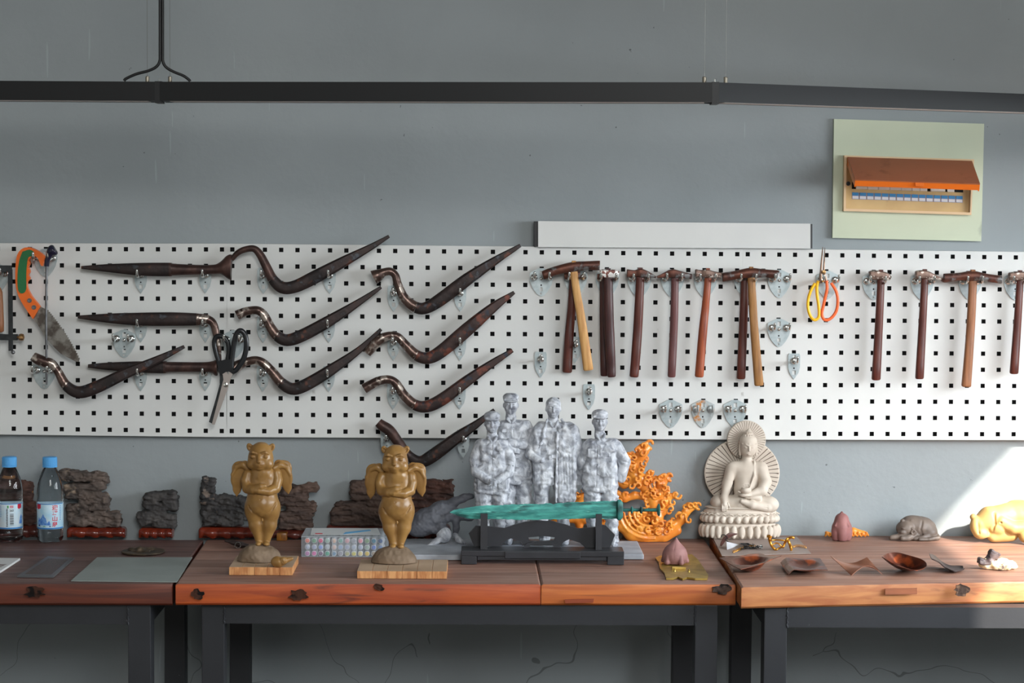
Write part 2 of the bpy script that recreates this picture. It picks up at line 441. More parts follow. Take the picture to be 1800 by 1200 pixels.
for a, b in (((RW+0.08, WY0, WZ0), (RW+0.13, WY0+0.05, HEAD)), ((RW+0.08, WY1-0.05, WZ0), (RW+0.13, WY1, HEAD)),
             ((RW+0.08, WY0, WZ0), (RW+0.13, WY1, WZ0+0.05)), ((RW+0.08, -2.05, WZ0), (RW+0.13, -2.00, HEAD))):
    MB().box(a, b).build('window_frame', M['black_metal'], wf, smooth=0)

# ------------------------------------------------------------------ pegboards
PB = -0.028
def pegboard(TL, TR, BL, BR, n, label, rows=12):
    c = [np.array(p, float) for p in (TL, TR, BL, BR)]
    def uv(i, j):
        u, v = i/(n-1), j/(rows-1)
        return c[0]*(1-u)*(1-v)+c[1]*u*(1-v)+c[2]*(1-u)*v+c[3]*u*v
    cache = {}
    V = []; Fs = []
    def P(i, j, Y):
        k = (round(i, 4), round(j, 4), Y)
        if k not in cache:
            q = uv(i, j); cache[k] = len(V); V.append(PY(q[0], q[1], Y))
        return cache[k]
    hh = 0.132; e = 0.325
    for i in range(n):
        a0 = i-0.5 if i else -e; a1 = i+0.5 if i < n-1 else n-1+e
        for j in range(rows):
            b0 = j-0.5 if j else -e-0.02; b1 = j+0.5 if j < rows-1 else rows-1+e+0.04
            o = [P(a0, b0, PB), P(a1, b0, PB), P(a1, b1, PB), P(a0, b1, PB)]
            q = [(i-hh, j-hh), (i+hh, j-hh), (i+hh, j+hh), (i-hh, j+hh)]
            s_ = [P(x, y, PB) for x, y in q]; t_ = [P(x, y, PB+0.0016) for x, y in q]
            for k in range(4):
                l = (k+1) % 4
                Fs.append((o[k], o[l], s_[l], s_[k])); Fs.append((s_[k], s_[l], t_[l], t_[k]))
    # folded rim back to the wall
    rim = [(-e, -e-0.02), (n-1+e, -e-0.02), (n-1+e, rows-1+e+0.04), (-e, rows-1+e+0.04)]
    pts = [uv(*r) for r in rim]; nb = len(V)
    for p in pts: V.append(PY(p[0], p[1], PB)); V.append(PY(p[0], p[1], PB)+Vector((0, -PB-0.0005, 0)))
    for k in range(4):
        l = (k+1) % 4; Fs.append((nb+2*k, nb+2*l, nb+2*l+1, nb+2*k+1))
    # added black backing: shade of the gap behind the holes put into colour
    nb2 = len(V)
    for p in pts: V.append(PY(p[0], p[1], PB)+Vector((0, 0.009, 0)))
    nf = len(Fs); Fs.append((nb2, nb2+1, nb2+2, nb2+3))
    o = finish('pegboard', V, Fs, None, smooth=0, mats=[M['white'], M['gap_shade']], fm=[0]*nf+[1])
    return tag(o, label, 'pegboard', 'white perforated tool panels')
pegboard((-482, 436.0), (390.2, 438.3), (-482, 747.5), (389.8, 757.3), 32, 'white perforated tool panel on the left with the saw and scissors')
pegboard((408.4, 438.3), (1296, 446.6), (407.4, 757.3), (1292.8, 761.9), 32, 'white perforated tool panel in the middle with the crooked stakes')
pegboard((1314.4, 446.7), (1896.5, 453.6), (1310.8, 761.9), (1892.5, 763.2), 22, 'white perforated tool panel on the right with four spaced hammers')

# ------------------------------------------------------------------ hooks
K = MPP(PB)
def plate(kind):
    if kind == 'double':
        L = [(-4, 0), (-20, 8), (-20.6, 12), (-20, 23), (-15, 36), (-6, 47), (0, 50), (5, 48), (12, 40), (18, 29), (20.8, 17), (20.3, 8), (4, 0)]
        L = [(x, -y) for x, y in L][::-1]
        return [L, [(-3, -5), (3, -5), (3, -13), (-3, -13)], [(-3, -34), (2.6, -34), (2.6, -41), (-3, -41)], circ(-0.3, -30, 1.5, 8), circ(-1, -45, 2, 8)]
    L = [(-9, 0), (-10.5, 4), (-10.5, 24), (-8, 34), (0, 46), (8, 34), (10.5, 24), (10.5, 4), (9, 0)]
    L = [(x, -y) for x, y in L][::-1]
    return [L, [(-2.5, -3), (3, -3), (3, -9), (-2.5, -9)], [(-3, -30), (3.2, -30), (3.2, -37.5), (-3, -37.5)], circ(0, -26, 1.4, 8)]
def make_hook(kind, loc, label, group, mat=None):
    name = 'double_hook' if kind == 'double' else 'single_hook'
    mat = mat or M['zinc']
    root = thing(name, loc, label, 'hook', group)
    fn = lambda u, w_, d: loc + Vector((u*K, d, w_*K))
    MB().poly(plate(kind), -0.001, -0.003, fn).build('plate', mat, root, smooth=30)
    xs = [(-13, -16), (13, -16)] if kind == 'double' else [(0, -13)]
    for (x, y) in xs:
        c = loc+Vector((x*K, -0.003, y*K))
        mb = MB().lathe(c, [(0.009, 0), (0.0085, 0.003), (0.006, 0.0055), (0.003, 0.006)], 16, M=YM)
        r = 0.0030
        mb.tube(spline([c+Vector((0, 0, 0)), c+Vector((0, -0.022, -0.002)), c+Vector((0, -0.042, -0.003)), c+Vector((0, -0.052, 0.002)), c+Vector((0, -0.054, 0.011))], 4), r, 10, up=(1, 0, 0))
        mb.sphere(c+Vector((0, -0.054, 0.0115)), 0.0031, 10)
        mb.build('pin', M['chrome'] if mat is not M['zinc_rust'] else mat, root, smooth=50)
    if kind == 'double':
        MB().lathe(loc+Vector((0, -0.003, -18.5*K)), [(0.0042, 0), (0.0038, 0.002), (0.002, 0.003)], 12, M=YM).build('rivet', M['chrome'], root, smooth=60)
    return root
G1 = 'pointed single hooks on the panels'; G2 = 'shield-shaped double hooks on the panels'
proto = {}
def hook(kind, cx, top, label, mat=None):
    loc = PY(cx, top, PB)
    g = G2 if kind == 'double' else G1
    if mat is not None: return make_hook(kind, loc, label, g, mat)
    if kind not in proto:
        proto[kind] = make_hook(kind, loc, label, g); return proto[kind]
    return dup(proto[kind], loc, label)
for cx, bot, lab in ((247.6, 515.8, 'pointed zinc hook under the shank of the top straight flared stake'),
    (361, 515.8, 'pointed zinc hook under the brown neck of the flared stake'),
    (247.6, 602, 'pointed zinc hook under the shank of the bent-down straight stake'),
    (361, 602, 'pointed zinc hook under the bend of the bent-down straight stake'),
    (247.6, 687.5, 'pointed zinc hook below the two crossing stakes on the left panel'),
    (361, 687.5, 'pointed zinc hook under the mushroom end of the lowest straight stake'),
    (463, 516.5, 'pointed zinc hook at the neck of the top crooked stake beside the seam'),
    (579.6, 516.5, 'pointed zinc hook under the shank of the top crooked stake beside the seam'),
    (462.4, 602.5, 'pointed zinc hook at the neck of the second crooked stake beside the seam'),
    (578.2, 602.5, 'pointed zinc hook under the shank of the second crooked stake beside the seam'),
    (462, 688.5, 'pointed zinc hook at the neck of the third crooked stake, right of the scissors'),
    (578, 689, 'pointed zinc hook under the shank of the third crooked stake, right of the scissors'),
    (692, 547.7, 'pointed zinc hook at the silvery neck of the crooked stake with a flared end'),
    (809, 547.7, 'pointed zinc hook under the shank of the crooked stake with a flared end'),
    (691.5, 633.7, 'pointed zinc hook at the neck of the crooked stake whose end overlaps another tip'),
    (808.7, 633.7, 'pointed zinc hook under the shank of the crooked stake whose end overlaps another tip'),
    (691, 720, 'pointed zinc hook at the neck of the crooked stake with red rust patches'),
    (808, 720, 'pointed zinc hook under the shank of the crooked stake with red rust patches'),
    (680, 803, 'pointed zinc hook half hidden behind the head of the right cat statue'),
    (814.4, 804.5, 'pointed zinc hook below the panel edge left of the soldier group'),
    (950.4, 664.2, 'empty pointed zinc hook left of the honey-coloured hammer handle'),
    (1011, 638, 'pointed zinc hook seen between the crossed hammer handles'),
    (1035.4, 721, 'empty pointed zinc hook right above the statuette in the long coat'),
    (1395.8, 667, 'empty pointed zinc hook right of the tan hammer handle')):
    hook('single', cx, bot-46, lab)
for cx, top, lab in ((218.5, 579, 'empty shield-shaped double hook between the straight stakes on the left panel'),
    (80, 437, 'shield-shaped double hook holding the orange saw and the long screwdriver'),
    (78, 634, 'shield-shaped double hook at the neck of the lowest left crooked stake'),
    (-4, 464, 'shield-shaped double hook at the left picture edge holding the small clamp'),
    (411.6, 580, 'shield-shaped double hook holding the black scissors'),
    (951.8, 471, 'shield-shaped double hook under the left tip of the curved hammer head'),
    (1012, 471, 'shield-shaped double hook behind the top of the honey-coloured handle'),
    (1067.7, 473, 'shield-shaped double hook behind the paint-speckled hammer head'),
    (1124, 474, 'shield-shaped double hook behind the hammer whose head points right'),
    (1182, 473, 'shield-shaped double hook behind the hammer whose head points left'),
    (1240, 474, 'shield-shaped double hook behind the orange-brown hammer handle'),
    (1311, 474, 'shield-shaped double hook at the panel seam behind the two-tone pair of handles'),
    (1370, 474, 'shield-shaped double hook right of the long hammer head with the tan handle'),
    (1369.4, 560, 'empty shield-shaped double hook alone in the middle height, right of the tan handle'),
    (1179, 702.5, 'empty shield-shaped double hook, leftmost of three in a row above the seated figure'),
    (1292.4, 702.5, 'empty shield-shaped double hook touching the seated figure halo'),
    (1454.7, 476, 'shield-shaped double hook holding the yellow and orange snips'),
    (1536, 478, 'shield-shaped double hook of the first hammer right of the snips'),
    (1621, 478, 'shield-shaped double hook of the second hammer right of the snips'),
    (1705, 478, 'shield-shaped double hook of the long-headed hammer with brown handle on the right'),
    (1785, 478, 'shield-shaped double hook of the hammer at the right picture edge')):
    hook('double', cx, top, lab)
hook('double', 1235.7, 702.5, 'empty shield-shaped double hook stained with orange rust', M['zinc_rust'])

# ------------------------------------------------------------------ forged stakes
STK = 'forged steel stakes on the panels'
def stake(pts, split, label, Y=-0.060, mats=('shank', 'neck'), name='forging_stake', rev=False, flare=None):
    """pts (px, py, half thickness px, squareness); part before index split is the round neck, after it the square shank"""
    q = spline([(p[0], p[1], p[2], p[3]) for p in pts], 5)
    def sec(qs):
        P = [PY(a[0], a[1], Y) for a in qs]; R = [(min(a[2]*K*0.92, 0.0135), a[2]*K, max(2.0, a[3])) for a in qs]
        return MB().tube(P, R, 16)
    k = split*5
    root = thing(name, PY(q[k][0], q[k][1], Y), label, 'stake', STK)
    sec(q[:k+1]).build('neck', M[mats[1]], root, smooth=50)
    sec(q[k:]).build('shank', M[mats[0]], root, smooth=40)
    return root
stake([(407, 456, 4, 2), (417, 445, 5, 2), (430, 438.5, 5.5, 2), (446, 437, 6, 2), (457, 447, 7, 2), (468, 468, 8, 2), (479, 490, 9, 2.5), (496, 505, 10.5, 4), (520, 503, 11, 5), (559, 484, 11.5, 6), (609, 457, 9, 6), (652, 434, 5.5, 6), (684, 415, 2.8, 6)],
      6, 'topmost crooked stake right of the left seam, its neck starting behind the flared end', mats=('shank', 'neck_dark'))
stake([(417, 554, 9, 2), (427, 549, 8, 2), (438, 546, 7.5, 2), (453, 545.5, 7.5, 2), (464, 554, 8, 2), (475, 574, 8.5, 2), (487, 590, 9.5, 2.5), (505, 597.5, 10.5, 4), (532, 589, 11, 5), (580, 563, 10, 6), (631, 531, 6, 6), (670, 504.5, 2.8, 6)],
      6, 'crooked stake with pale worn neck, second down beside the left seam')
stake([(413, 646, 11, 2), (422, 640, 8.5, 2), (434, 635.5, 7.5, 2), (450, 633, 7.5, 2), (464, 639, 8, 2), (479, 654, 8.5, 2), (494, 672, 9.5, 2.5), (513, 683, 10.5, 4), (536, 677, 11, 5), (580, 651, 10, 6), (631, 615, 6, 6), (670, 578.5, 3, 6)],
      6, 'crooked stake with flat-cut flared neck end just right of the scissors')
stake([(657, 487.5, 13, 2.2), (666, 483, 10.5, 2), (675, 478.5, 7.5, 2), (686, 477, 7, 2), (695, 484, 7, 2), (699.5, 500, 7.5, 2), (711, 524, 8.5, 2), (731, 540, 10, 2.5), (750, 540.5, 10.5, 4), (778, 523.5, 11.5, 5), (821, 491, 11, 6), (867, 460, 7.5, 6), (915, 431, 3, 6)],
      7, 'crooked stake with a flared hoof-like end and silvery neck, topmost of the right column')
stake([(645, 621, 8, 2), (655, 608, 9.5, 2), (668, 596.5, 9, 2), (684, 590, 7.5, 2), (699, 592, 7.5, 2), (713, 606, 8, 2), (732, 624, 9.5, 2.5), (752, 629, 10.5, 4), (776, 617, 11.5, 5), (821, 579, 12, 6), (867, 540, 8.5, 6), (904, 513.5, 3, 6)],
      6, 'crooked stake with a thick bent-down neck end overlapping the tip of another', mats=('shank_rust', 'neck'))
stake([(640, 683, 9, 2), (652, 676, 8.5, 2), (667, 669, 8, 2), (684, 667, 7.5, 2), (697, 675, 8, 2), (710, 694, 8.5, 2), (729, 711, 9.5, 2.5), (750, 714, 10.5, 4), (778, 701, 11, 5), (824, 667, 9.5, 6), (867, 637, 6.5, 6), (901, 615.5, 3.5, 6)],
      6, 'crooked stake mottled with red rust, lowest whole one of the right column', mats=('shank_rust', 'neck'))
stake([(665, 742, 8, 2), (672, 748, 9.5, 2), (685, 757, 10, 2), (701, 778, 9, 2), (718, 800, 8.5, 2.5), (738, 811, 10, 4), (760, 801, 11.5, 5), (803, 769, 10, 6), (839, 744, 6.5, 6), (869, 720, 3, 6)],
      4, 'crooked stake hanging lowest, across the panel edge behind the right cat statue', mats=('shank', 'neck_dark'))
stake([(58, 626, 8, 2), (66, 631, 9.5, 2), (78, 636, 9.5, 2), (91, 639, 8, 2), (102, 653, 7.5, 2), (116, 677, 9, 2.5), (138, 689, 10.5, 4), (168, 681, 11, 5), (221, 656, 9.5, 6), (272, 634, 7, 6), (324, 609, 3, 6)],
      5, 'crooked stake low on the left panel crossing in front of a straight one', Y=-0.076, mats=('shank', 'neck'))
def straight(pts, split, label, mats, Y=-0.056, tail='neck'):
    q = spline(pts, 4)
    root = thing('straight_stake', PY(q[split*4][0], q[split*4][1], Y), label, 'stake', STK)
    for nm, qs, mt in (('shank', q[:split*4+1], mats[0]), (tail, q[split*4:], mats[1])):
        MB().tube([PY(a[0], a[1], Y) for a in qs], [(min(a[2]*K*0.92, 0.016), a[2]*K, max(2, a[3])) for a in qs], 16).build(nm, M[mt], root, smooth=42)
    return root
straight([(143, 470, 2.5, 5), (190, 471, 7, 6), (247, 473, 11, 6), (298, 473.5, 11.8, 6), (303, 473.5, 10.5, 2.4), (345, 474, 8.8, 2), (376, 473.5, 8.6, 2), (388, 471.5, 11, 2), (399, 470.3, 20, 2), (405, 469.8, 23, 2), (406.5, 469.8, 22, 2)],
         3, 'straight tapered stake ending in a wide flared head, topmost on the left panel', ('shank', 'neck_dark'))
straight([(137, 557, 2.5, 5), (190, 559, 8, 6), (240, 560.5, 11, 6), (300, 560.5, 11.8, 6), (346, 561, 10.5, 6), (352, 560.5, 9.5, 2.4), (364, 561, 8, 2), (374.5, 568, 7, 2), (380, 586, 6.5, 2), (383.5, 610, 5.5, 2), (386, 638, 3.5, 2)],
         4, 'straight tapered stake whose far end bends down beside the scissors', ('shank', 'neck'))
straight([(155, 643, 3, 5), (190, 643.5, 6.5, 6), (240, 644.5, 9.5, 6), (288, 645, 10.5, 6), (294, 645, 9.5, 2.4), (330, 645, 9, 2), (362, 645, 9, 2), (374, 645, 11, 2), (380, 645.5, 15, 2), (382, 645.5, 14, 2)],
         3, 'straight tapered stake with a mushroom end, crossed by a crooked stake', ('shank', 'neck_dark'), Y=-0.048)

# ------------------------------------------------------------------ hammers
HG = 'hammers hanging on the panels'
def hammer(head, handle, label, hm, wm, Y=-0.062, sq=2.3, pw=4):
    root = thing('hammer', PY(handle[0][0], handle[0][1], Y), label, 'hammer', HG)
    q = spline(head, 4)
    MB().tube([PY(a[0], a[1], Y) for a in q], [(min(a[2]*K, 0.011) if a[2] > 4 else 0.008, a[2]*K, pw) for a in q], 14).build('head', M[hm], root, smooth=40)
    q = spline(handle, 5)
    x0, y0, w0 = handle[0]; x1, y1, w1 = handle[-1]
    pts = [PY(a[0], a[1], Y+0.001*math.sin(i)) for i, a in enumerate([(x0, y0-8, w0*0.85)]+q)]; rr = [w0*0.85]+[a[2] for a in q]
    dx, dy = x1-handle[-2][0], y1-handle[-2][1]; L = math.hypot(dx, dy); dx /= L; dy /= L
    for t, k in ((1.6, 0.93), (2.8, 0.7)): pts.append(PY(x1+dx*t, y1+dy*t, Y)); rr.append(w1*k)
    MB().tube(pts, [(r*K*0.75, r*K, sq) for r in rr], 16).build('handle', M[wm], root, smooth=50)
    if hm in ('head_rust', 'head_worn', 'head_white'):
        a = PY(x0, head[len(head)//2][1]-head[len(head)//2][2], Y)
        MB().box(a-Vector((w0*K*0.55, 0.006, 0.002)), a+Vector((w0*K*0.55, 0.006, 0.0025)), 0.0008).build('handle_end', M[wm], root, smooth=0)
    return root
hammer([(954, 484, 7), (957, 483, 8), (977, 475.5, 7.8), (1008, 469, 9), (1029, 467, 8), (1051, 466.5, 8.5), (1054, 466.5, 8)], [(1008.5, 476, 6.5), (1013, 510, 6.8), (1022, 562, 7.5), (1034, 648, 8.8)],
       'hammer with long curved rusty head and honey-coloured squared handle', 'head_rust', 'w_honey', Y=-0.066, sq=5, pw=2.6)
hammer([(992, 485, 6), (1005, 484, 7), (1020, 483, 6)], [(1008, 488, 7), (1005, 540, 7.5), (1000.5, 590, 8), (997, 652, 8.5)], 'reddish hammer handle leaning behind the honey-coloured one', 'head_rust', 'w_red', Y=-0.046)
hammer([(1054, 481, 6.5), (1057, 481, 7.5), (1070, 481, 7.6), (1082, 481, 7), (1087, 482, 5.5)], [(1069, 489, 8), (1070, 560, 9), (1073, 620, 8.5), (1075, 660, 7.5)], 'dark-handled hammer with paint-speckled head, front one of a close pair', 'head_white', 'w_dark', Y=-0.066)
hammer([(1050, 486, 5), (1062, 486, 6), (1076, 486, 5)], [(1061, 489, 6.5), (1061.5, 560, 7.5), (1063, 658, 7.5)], 'dark hammer handle half hidden behind the paint-speckled hammer', 'head_rust', 'w_dark', Y=-0.046)
hammer([(1102, 480.5, 6.5), (1104, 480.5, 7.2), (1116, 480.5, 6), (1125, 480, 8), (1136, 482, 6.5), (1153, 487, 1.8)], [(1125.5, 488, 7.5), (1122, 560, 8), (1118, 620, 8.2), (1114.5, 660, 8)], 'hammer with peen pointing right and red-brown handle, left of the plum one', 'head_rust', 'w_red')
hammer([(1155, 487, 1.8), (1170, 483, 5), (1182, 481, 8), (1198, 483, 6), (1212, 485.5, 5), (1216, 486, 4.5)], [(1186.5, 488, 6.5), (1185, 560, 7), (1180.5, 660, 7)], 'slim hammer with plum-coloured handle and peen pointing left', 'head_rust', 'w_plum')
hammer([(1222, 480, 6), (1224, 480, 7), (1232, 480, 5.5), (1243, 481, 8), (1254, 482.5, 6), (1268, 484, 5)], [(1244.5, 490, 6), (1241, 530, 6.5), (1236, 578, 7.5), (1229, 660, 7.8)], 'hammer with glossy orange-brown handle tilted left', 'head_worn', 'w_orange')
hammer([(1270, 487.5, 7), (1273, 487, 8), (1297, 482.5, 7.5), (1319, 479.5, 9), (1342, 480.5, 7.5), (1364, 482, 7.5), (1366.5, 482.2, 7)], [(1320.5, 488, 6.5), (1323, 530, 6.8), (1326, 580, 7), (1334, 675, 8)], 'long-headed rusty hammer with squared tan handle hanging over the seam', 'head_rust', 'w_tan', Y=-0.066, sq=5, pw=2.6)
hammer([(1300, 487, 6), (1309, 486, 7), (1320, 486, 6)], [(1309.5, 490, 7), (1307, 560, 7.5), (1302.5, 663, 7.8)], 'dark red hammer handle behind the tan-handled hammer at the seam', 'head_rust', 'w_red', Y=-0.046)
hammer([(1529, 484, 7), (1532, 483.5, 8), (1545, 484, 8.3), (1558, 486, 7), (1565, 489, 3.5)], [(1548.5, 494, 6.5), (1545.5, 560, 7), (1540, 665, 8)], 'red-handled hammer directly right of the yellow and orange snips', 'head_worn', 'w_red')
hammer([(1609, 483, 6.5), (1612, 483, 7.5), (1624, 482.5, 7.8), (1634, 485, 7), (1655, 490, 1.8)], [(1625.5, 494, 6.3), (1622, 560, 6.8), (1616.3, 663, 7.6)], 'red-handled hammer with worn pale head, peen pointing right, second from the snips', 'head_worn', 'w_red')
hammer([(1659, 488.5, 7), (1662, 488.5, 8), (1688, 486, 7), (1709, 485, 9.5), (1733, 488, 7.3), (1757, 491, 7), (1760, 491.3, 6.6)], [(1710, 495, 7), (1707, 560, 7.2), (1703, 620, 7.5), (1698.5, 677, 8.3)], 'hammer with wide rusty head and straight brown handle on the right panel', 'head_rust', 'w_oak', sq=4, pw=2.6)
hammer([(1773, 486, 6.5), (1776, 486, 7.5), (1793, 485, 8.3), (1812, 487, 7), (1822, 488, 6)], [(1793, 496, 6.3), (1789, 560, 6.8), (1782.5, 654, 7.8)], 'red-handled hammer cut by the right picture edge', 'head_worn', 'w_red')

# ------------------------------------------------------------------ saw, screwdriver, clamp, scissors, snips
M['orange'] = pmat('orange_plastic', srgb(238, 110, 34), rough=0.4)
M['green'] = pmat('green_rubber', srgb(30, 106, 58), rough=0.55, bump=0.2, bscale=200)
M['blade'] = pmat('stained_saw_steel', srgb(150, 146, 140), srgb(96, 88, 82), scale=40, rough=0.35, metal=0.7, stretch=(1, 1, 1), contrast=(0.42, 0.58))
M['steel'] = pmat('grey_steel', srgb(120, 120, 122), srgb(96, 96, 98), scale=50, rough=0.35, metal=0.7)
M['dark_steel'] = pmat('dark_steel', srgb(62, 64, 66), srgb(48, 50, 52), scale=60, rough=0.4, metal=0.6)
M['brass'] = pmat('brass', srgb(176, 138, 92), srgb(120, 88, 60), scale=120, rough=0.3, metal=0.8)
M['shear'] = pmat('shear_blade', srgb(176, 166, 160), rough=0.35, metal=0.55)
def pxpoly(mb, loops, Y, y0, y1, sc=1, ox=0, oy=0):
    loops = [[(ox+a/sc, oy+b/sc) for a, b in l] for l in loops]
    return mb.poly(loops, y0, y1, lambda u, w_, d: PY(u, w_, Y)+Vector((0, d, 0)))
Y = -0.058; t = thing('pruning_saw', PY(60, 470, Y), 'folding pruning saw with orange and green handle, hanging on the far left', 'saw')
outer = spline([(300, 190), (316, 130), (285, 92), (220, 60), (165, 65), (126, 110), (114, 200), (115, 320), (135, 400), (180, 480), (235, 560)], 3) + [(286, 476)] + spline([(225, 400), (197, 345), (194, 300), (214, 278), (202, 252), (214, 228), (203, 198), (216, 168), (208, 145), (238, 118), (268, 132), (292, 185)], 3)
pxpoly(MB(), [outer], Y, -0.008, 0.008, 4, 0, 420).build('handle', M['orange'], t, smooth=30)
gr = spline([(165, 88), (215, 74), (246, 95), (232, 118), (206, 128), (196, 170), (190, 250), (190, 350), (165, 381), (135, 357), (130, 250), (143, 150), (165, 88)], 3)[:-1]
pxpoly(MB(), [gr], Y, -0.011, 0.006, 4, 0, 420).build('grip', M['green'], t, smooth=30)
teeth = []
for i in range(24):
    a = i/24; x = 332+(560-332)*a+8*math.sin(a*PI); y = 498+(850-498)*a-14*math.sin(a*PI); teeth += [(x, y), (x+11, y+1)]
pxpoly(MB(), [[(240, 560), (285, 474)] + teeth + [(555, 862), (535, 862), (430, 808), (385, 765), (330, 705)]], Y, -0.001, 0.001, 4, 0, 420).build('blade', M['blade'], t, smooth=0)
for (x, y) in ((207, 432), (238, 480)):
    MB().lathe(PY(x/4, 420+y/4, Y-0.008), [(0.0055, 0), (0.005, 0.0022), (0.0035, 0.0025), (0.001, 0.0015)], 12, M=YM).build('screw', M['steel'], t, smooth=40)
Y = -0.080; t = thing('screwdriver', PY(82, 470, Y), 'long thin screwdriver with dark bulbous handle hanging over the orange saw', 'screwdriver')
MB().tube([PY(*p, Y) for p in spline([(97, 437), (95.5, 438), (90, 443), (86, 450), (83, 458), (82, 468)], 3)], [0.004]+[(r*K) for r in (7, 8.5, 9.5, 10, 10, 9, 7.5, 6, 5.2, 4.8, 4.6, 4.4, 4.4, 4.2, 4)], 14).build('handle', pmat('dark_blue_plastic', srgb(34, 32, 52), rough=0.25), t, smooth=60)
MB().tube([PY(82, 467, Y), PY(81, 560, Y), PY(82, 672, Y), PY(82, 676, Y)], [0.0028, 0.0028, 0.0026, 0.0018], 10).build('shaft', M['steel'], t, smooth=60)
Y = -0.066; t = thing('bar_clamp', PY(15, 475, Y), 'small dark bar clamp with brass knob at the left picture edge', 'clamp')
MB().box(PY(14.5, 474, Y), PY(21.5, 616, Y)+Vector((0, 0.006, 0)), 0.0008).build('bar', M['dark_steel'], t, smooth=0)
MB().box(PY(-26, 467, Y-0.001), PY(19, 477, Y)+Vector((0, 0.010, 0)), 0.001).build('fixed_jaw', M['dark_steel'], t, smooth=0)
MB().box(PY(-26, 588, Y-0.002), PY(30, 597, Y)+Vector((0, 0.010, 0)), 0.001).build('sliding_jaw', M['dark_steel'], t, smooth=0)
MB().sphere(PY(23, 619, Y), 0.0048).build('end_stop', M['steel'], t, smooth=60)
p = PY(30, 592.5, Y); MX = Matrix.Rotation(PI/2, 3, 'Y')
MB().lathe(p, [(0.003, 0), (0.003, 0.004), (0.0075, 0.005), (0.0085, 0.010), (0.0075, 0.015), (0.002, 0.017)], 10, M=MX).build('knob', M['brass'], t, smooth=20)
p = PY(-1.5, 584, Y-0.002); k = (PY(-1.5, 505, Y)-PY(-1.5, 584, Y)).length
MB().lathe(p, [(0.006, 0), (0.011, 0.003), (0.0115, k*0.2), (0.010, k*0.6), (0.0085, k*0.9), (0.004, k)], 16).build('handle', M['w_oak'], t, smooth=60)
Y = -0.074; t = thing('scissors', PY(403, 650, Y), 'black-handled tailor scissors hanging point down over the left panel seam', 'scissors')
ring = lambda pts: [PY(340+a/6, 560+b/6, Y) for a, b in pts]
MB().tube(ring(spline([(400, 520), (405, 420), (425, 280), (450, 170), (490, 125), (540, 160), (560, 260), (550, 350), (520, 440), (450, 540), (400, 560)], 4)), [(0.0045, 0.006)]*41, 10).build('handle', M['black'], t, smooth=60)
MB().tube([q+Vector((0, 0.007, 0)) for q in ring(spline([(350, 530), (360, 420), (370, 320), (350, 230), (300, 190), (240, 190), (215, 250), (230, 350), (262, 450), (300, 560)], 4))], [(0.0045, 0.0055)]*37, 10).build('handle', M['black'], t, smooth=60)
pxpoly(MB(), [[(255, 450), (330, 430), (390, 430), (420, 520), (425, 585), (375, 555), (345, 560), (280, 600), (262, 520)]], Y, -0.004, 0.008, 6, 340, 560).build('handle_shank', M['black'], t, smooth=0)
pxpoly(MB(), [[(305, 545), (345, 555), (372, 590), (380, 548), (415, 575), (392, 640), (362, 740), (225, 1116), (195, 1112), (262, 860), (318, 640)]], Y, -0.0035, -0.001, 6, 340, 560).build('blade', M['shear'], t, smooth=0)
pxpoly(MB(), [[(275, 560), (318, 600), (318, 650), (275, 830), (208, 1112), (163, 1088), (240, 830), (280, 680)]], Y, 0.0, 0.003, 6, 340, 560).build('blade', M['dark_steel'], t, smooth=0)
MB().lathe(PY(397, 676.3, Y-0.0035), [(0.006, 0), (0.0052, 0.002), (0.002, 0.003)], 14, M=YM).build('pivot_screw', M['chrome'], t, smooth=50)
Y = -0.070; t = thing('thread_snips', PY(1448, 495, Y), 'small snips with one yellow and one orange handle loop', 'scissors')
sn = lambda pts: [PY(1400+a/8, 430+b/8, Y) for a, b in pts]
for pts, mt in ((spline([(262, 540), (205, 640), (168, 760), (162, 880), (190, 990), (240, 1052), (290, 1045), (318, 990), (312, 850), (290, 700), (288, 580), (308, 505)], 4), ('yellow_vinyl', (246, 186, 28))),
                (spline([(425, 505), (430, 620), (405, 740), (378, 860), (358, 960), (378, 1040), (430, 1058), (500, 1020), (560, 930), (582, 800), (560, 660), (488, 535)], 4), ('orange_vinyl', (240, 104, 48)))):
    MB().tube(sn(pts), 0.0036, 10).build('handle_loop', pmat(mt[0], srgb(*mt[1]), rough=0.35), t, smooth=60)
for a in ([(335, 540), (340, 430), (345, 350), (362, 120), (369, 30)], [(415, 540), (405, 470), (385, 380), (392, 200), (400, 40)]):
    MB().tube(sn(spline(a, 3)), [(0.0015, r) for r in np.linspace(0.0045, 0.0006, 13)], 8).build('blade', pmat('snip_steel', srgb(120, 96, 80), rough=0.3, metal=0.7), t, smooth=40)
MB().lathe(PY(1448, 478, Y-0.002), [(0.005, 0), (0.005, 0.002), (0.002, 0.003)], 12, M=YM).build('pivot', M['brass'], t, smooth=40)
# ------------------------------------------------------------------ white channel box above the panels
t = thing('cable_channel', PY(1185, 434, -0.03), 'long white boxed channel on the wall above the middle tool panel', 'cable channel')
fn4 = lambda c: [PY(x, y, c[1]) for x, y in c[0]]
def pxbox(mb, quad, y0, y1, mi=0):
    """box whose front face projects on the px quad at depth y0, running straight back to y1"""
    a = [PY(x, y, y0) for x, y in quad]; b = [Vector((p.x, y1, p.z)) for p in a]
    return mb.add(a+b, [(0, 1, 2, 3), (7, 6, 5, 4), (0, 4, 5, 1), (1, 5, 6, 2), (2, 6, 7, 3), (3, 7, 4, 0)], mi)
pxbox(MB(), [(939.5, 389), (1428, 393.6), (1428, 436.6), (939.5, 433.5)], -0.036, -0.001).build('body', pmat('channel_dark', srgb(58, 58, 60), rough=0.6), t, smooth=0)
pxbox(MB(), [(946, 388.5), (1424.6, 393), (1424.6, 437), (946, 434)], -0.042, -0.036).build('cover', M['white'], t, smooth=0)

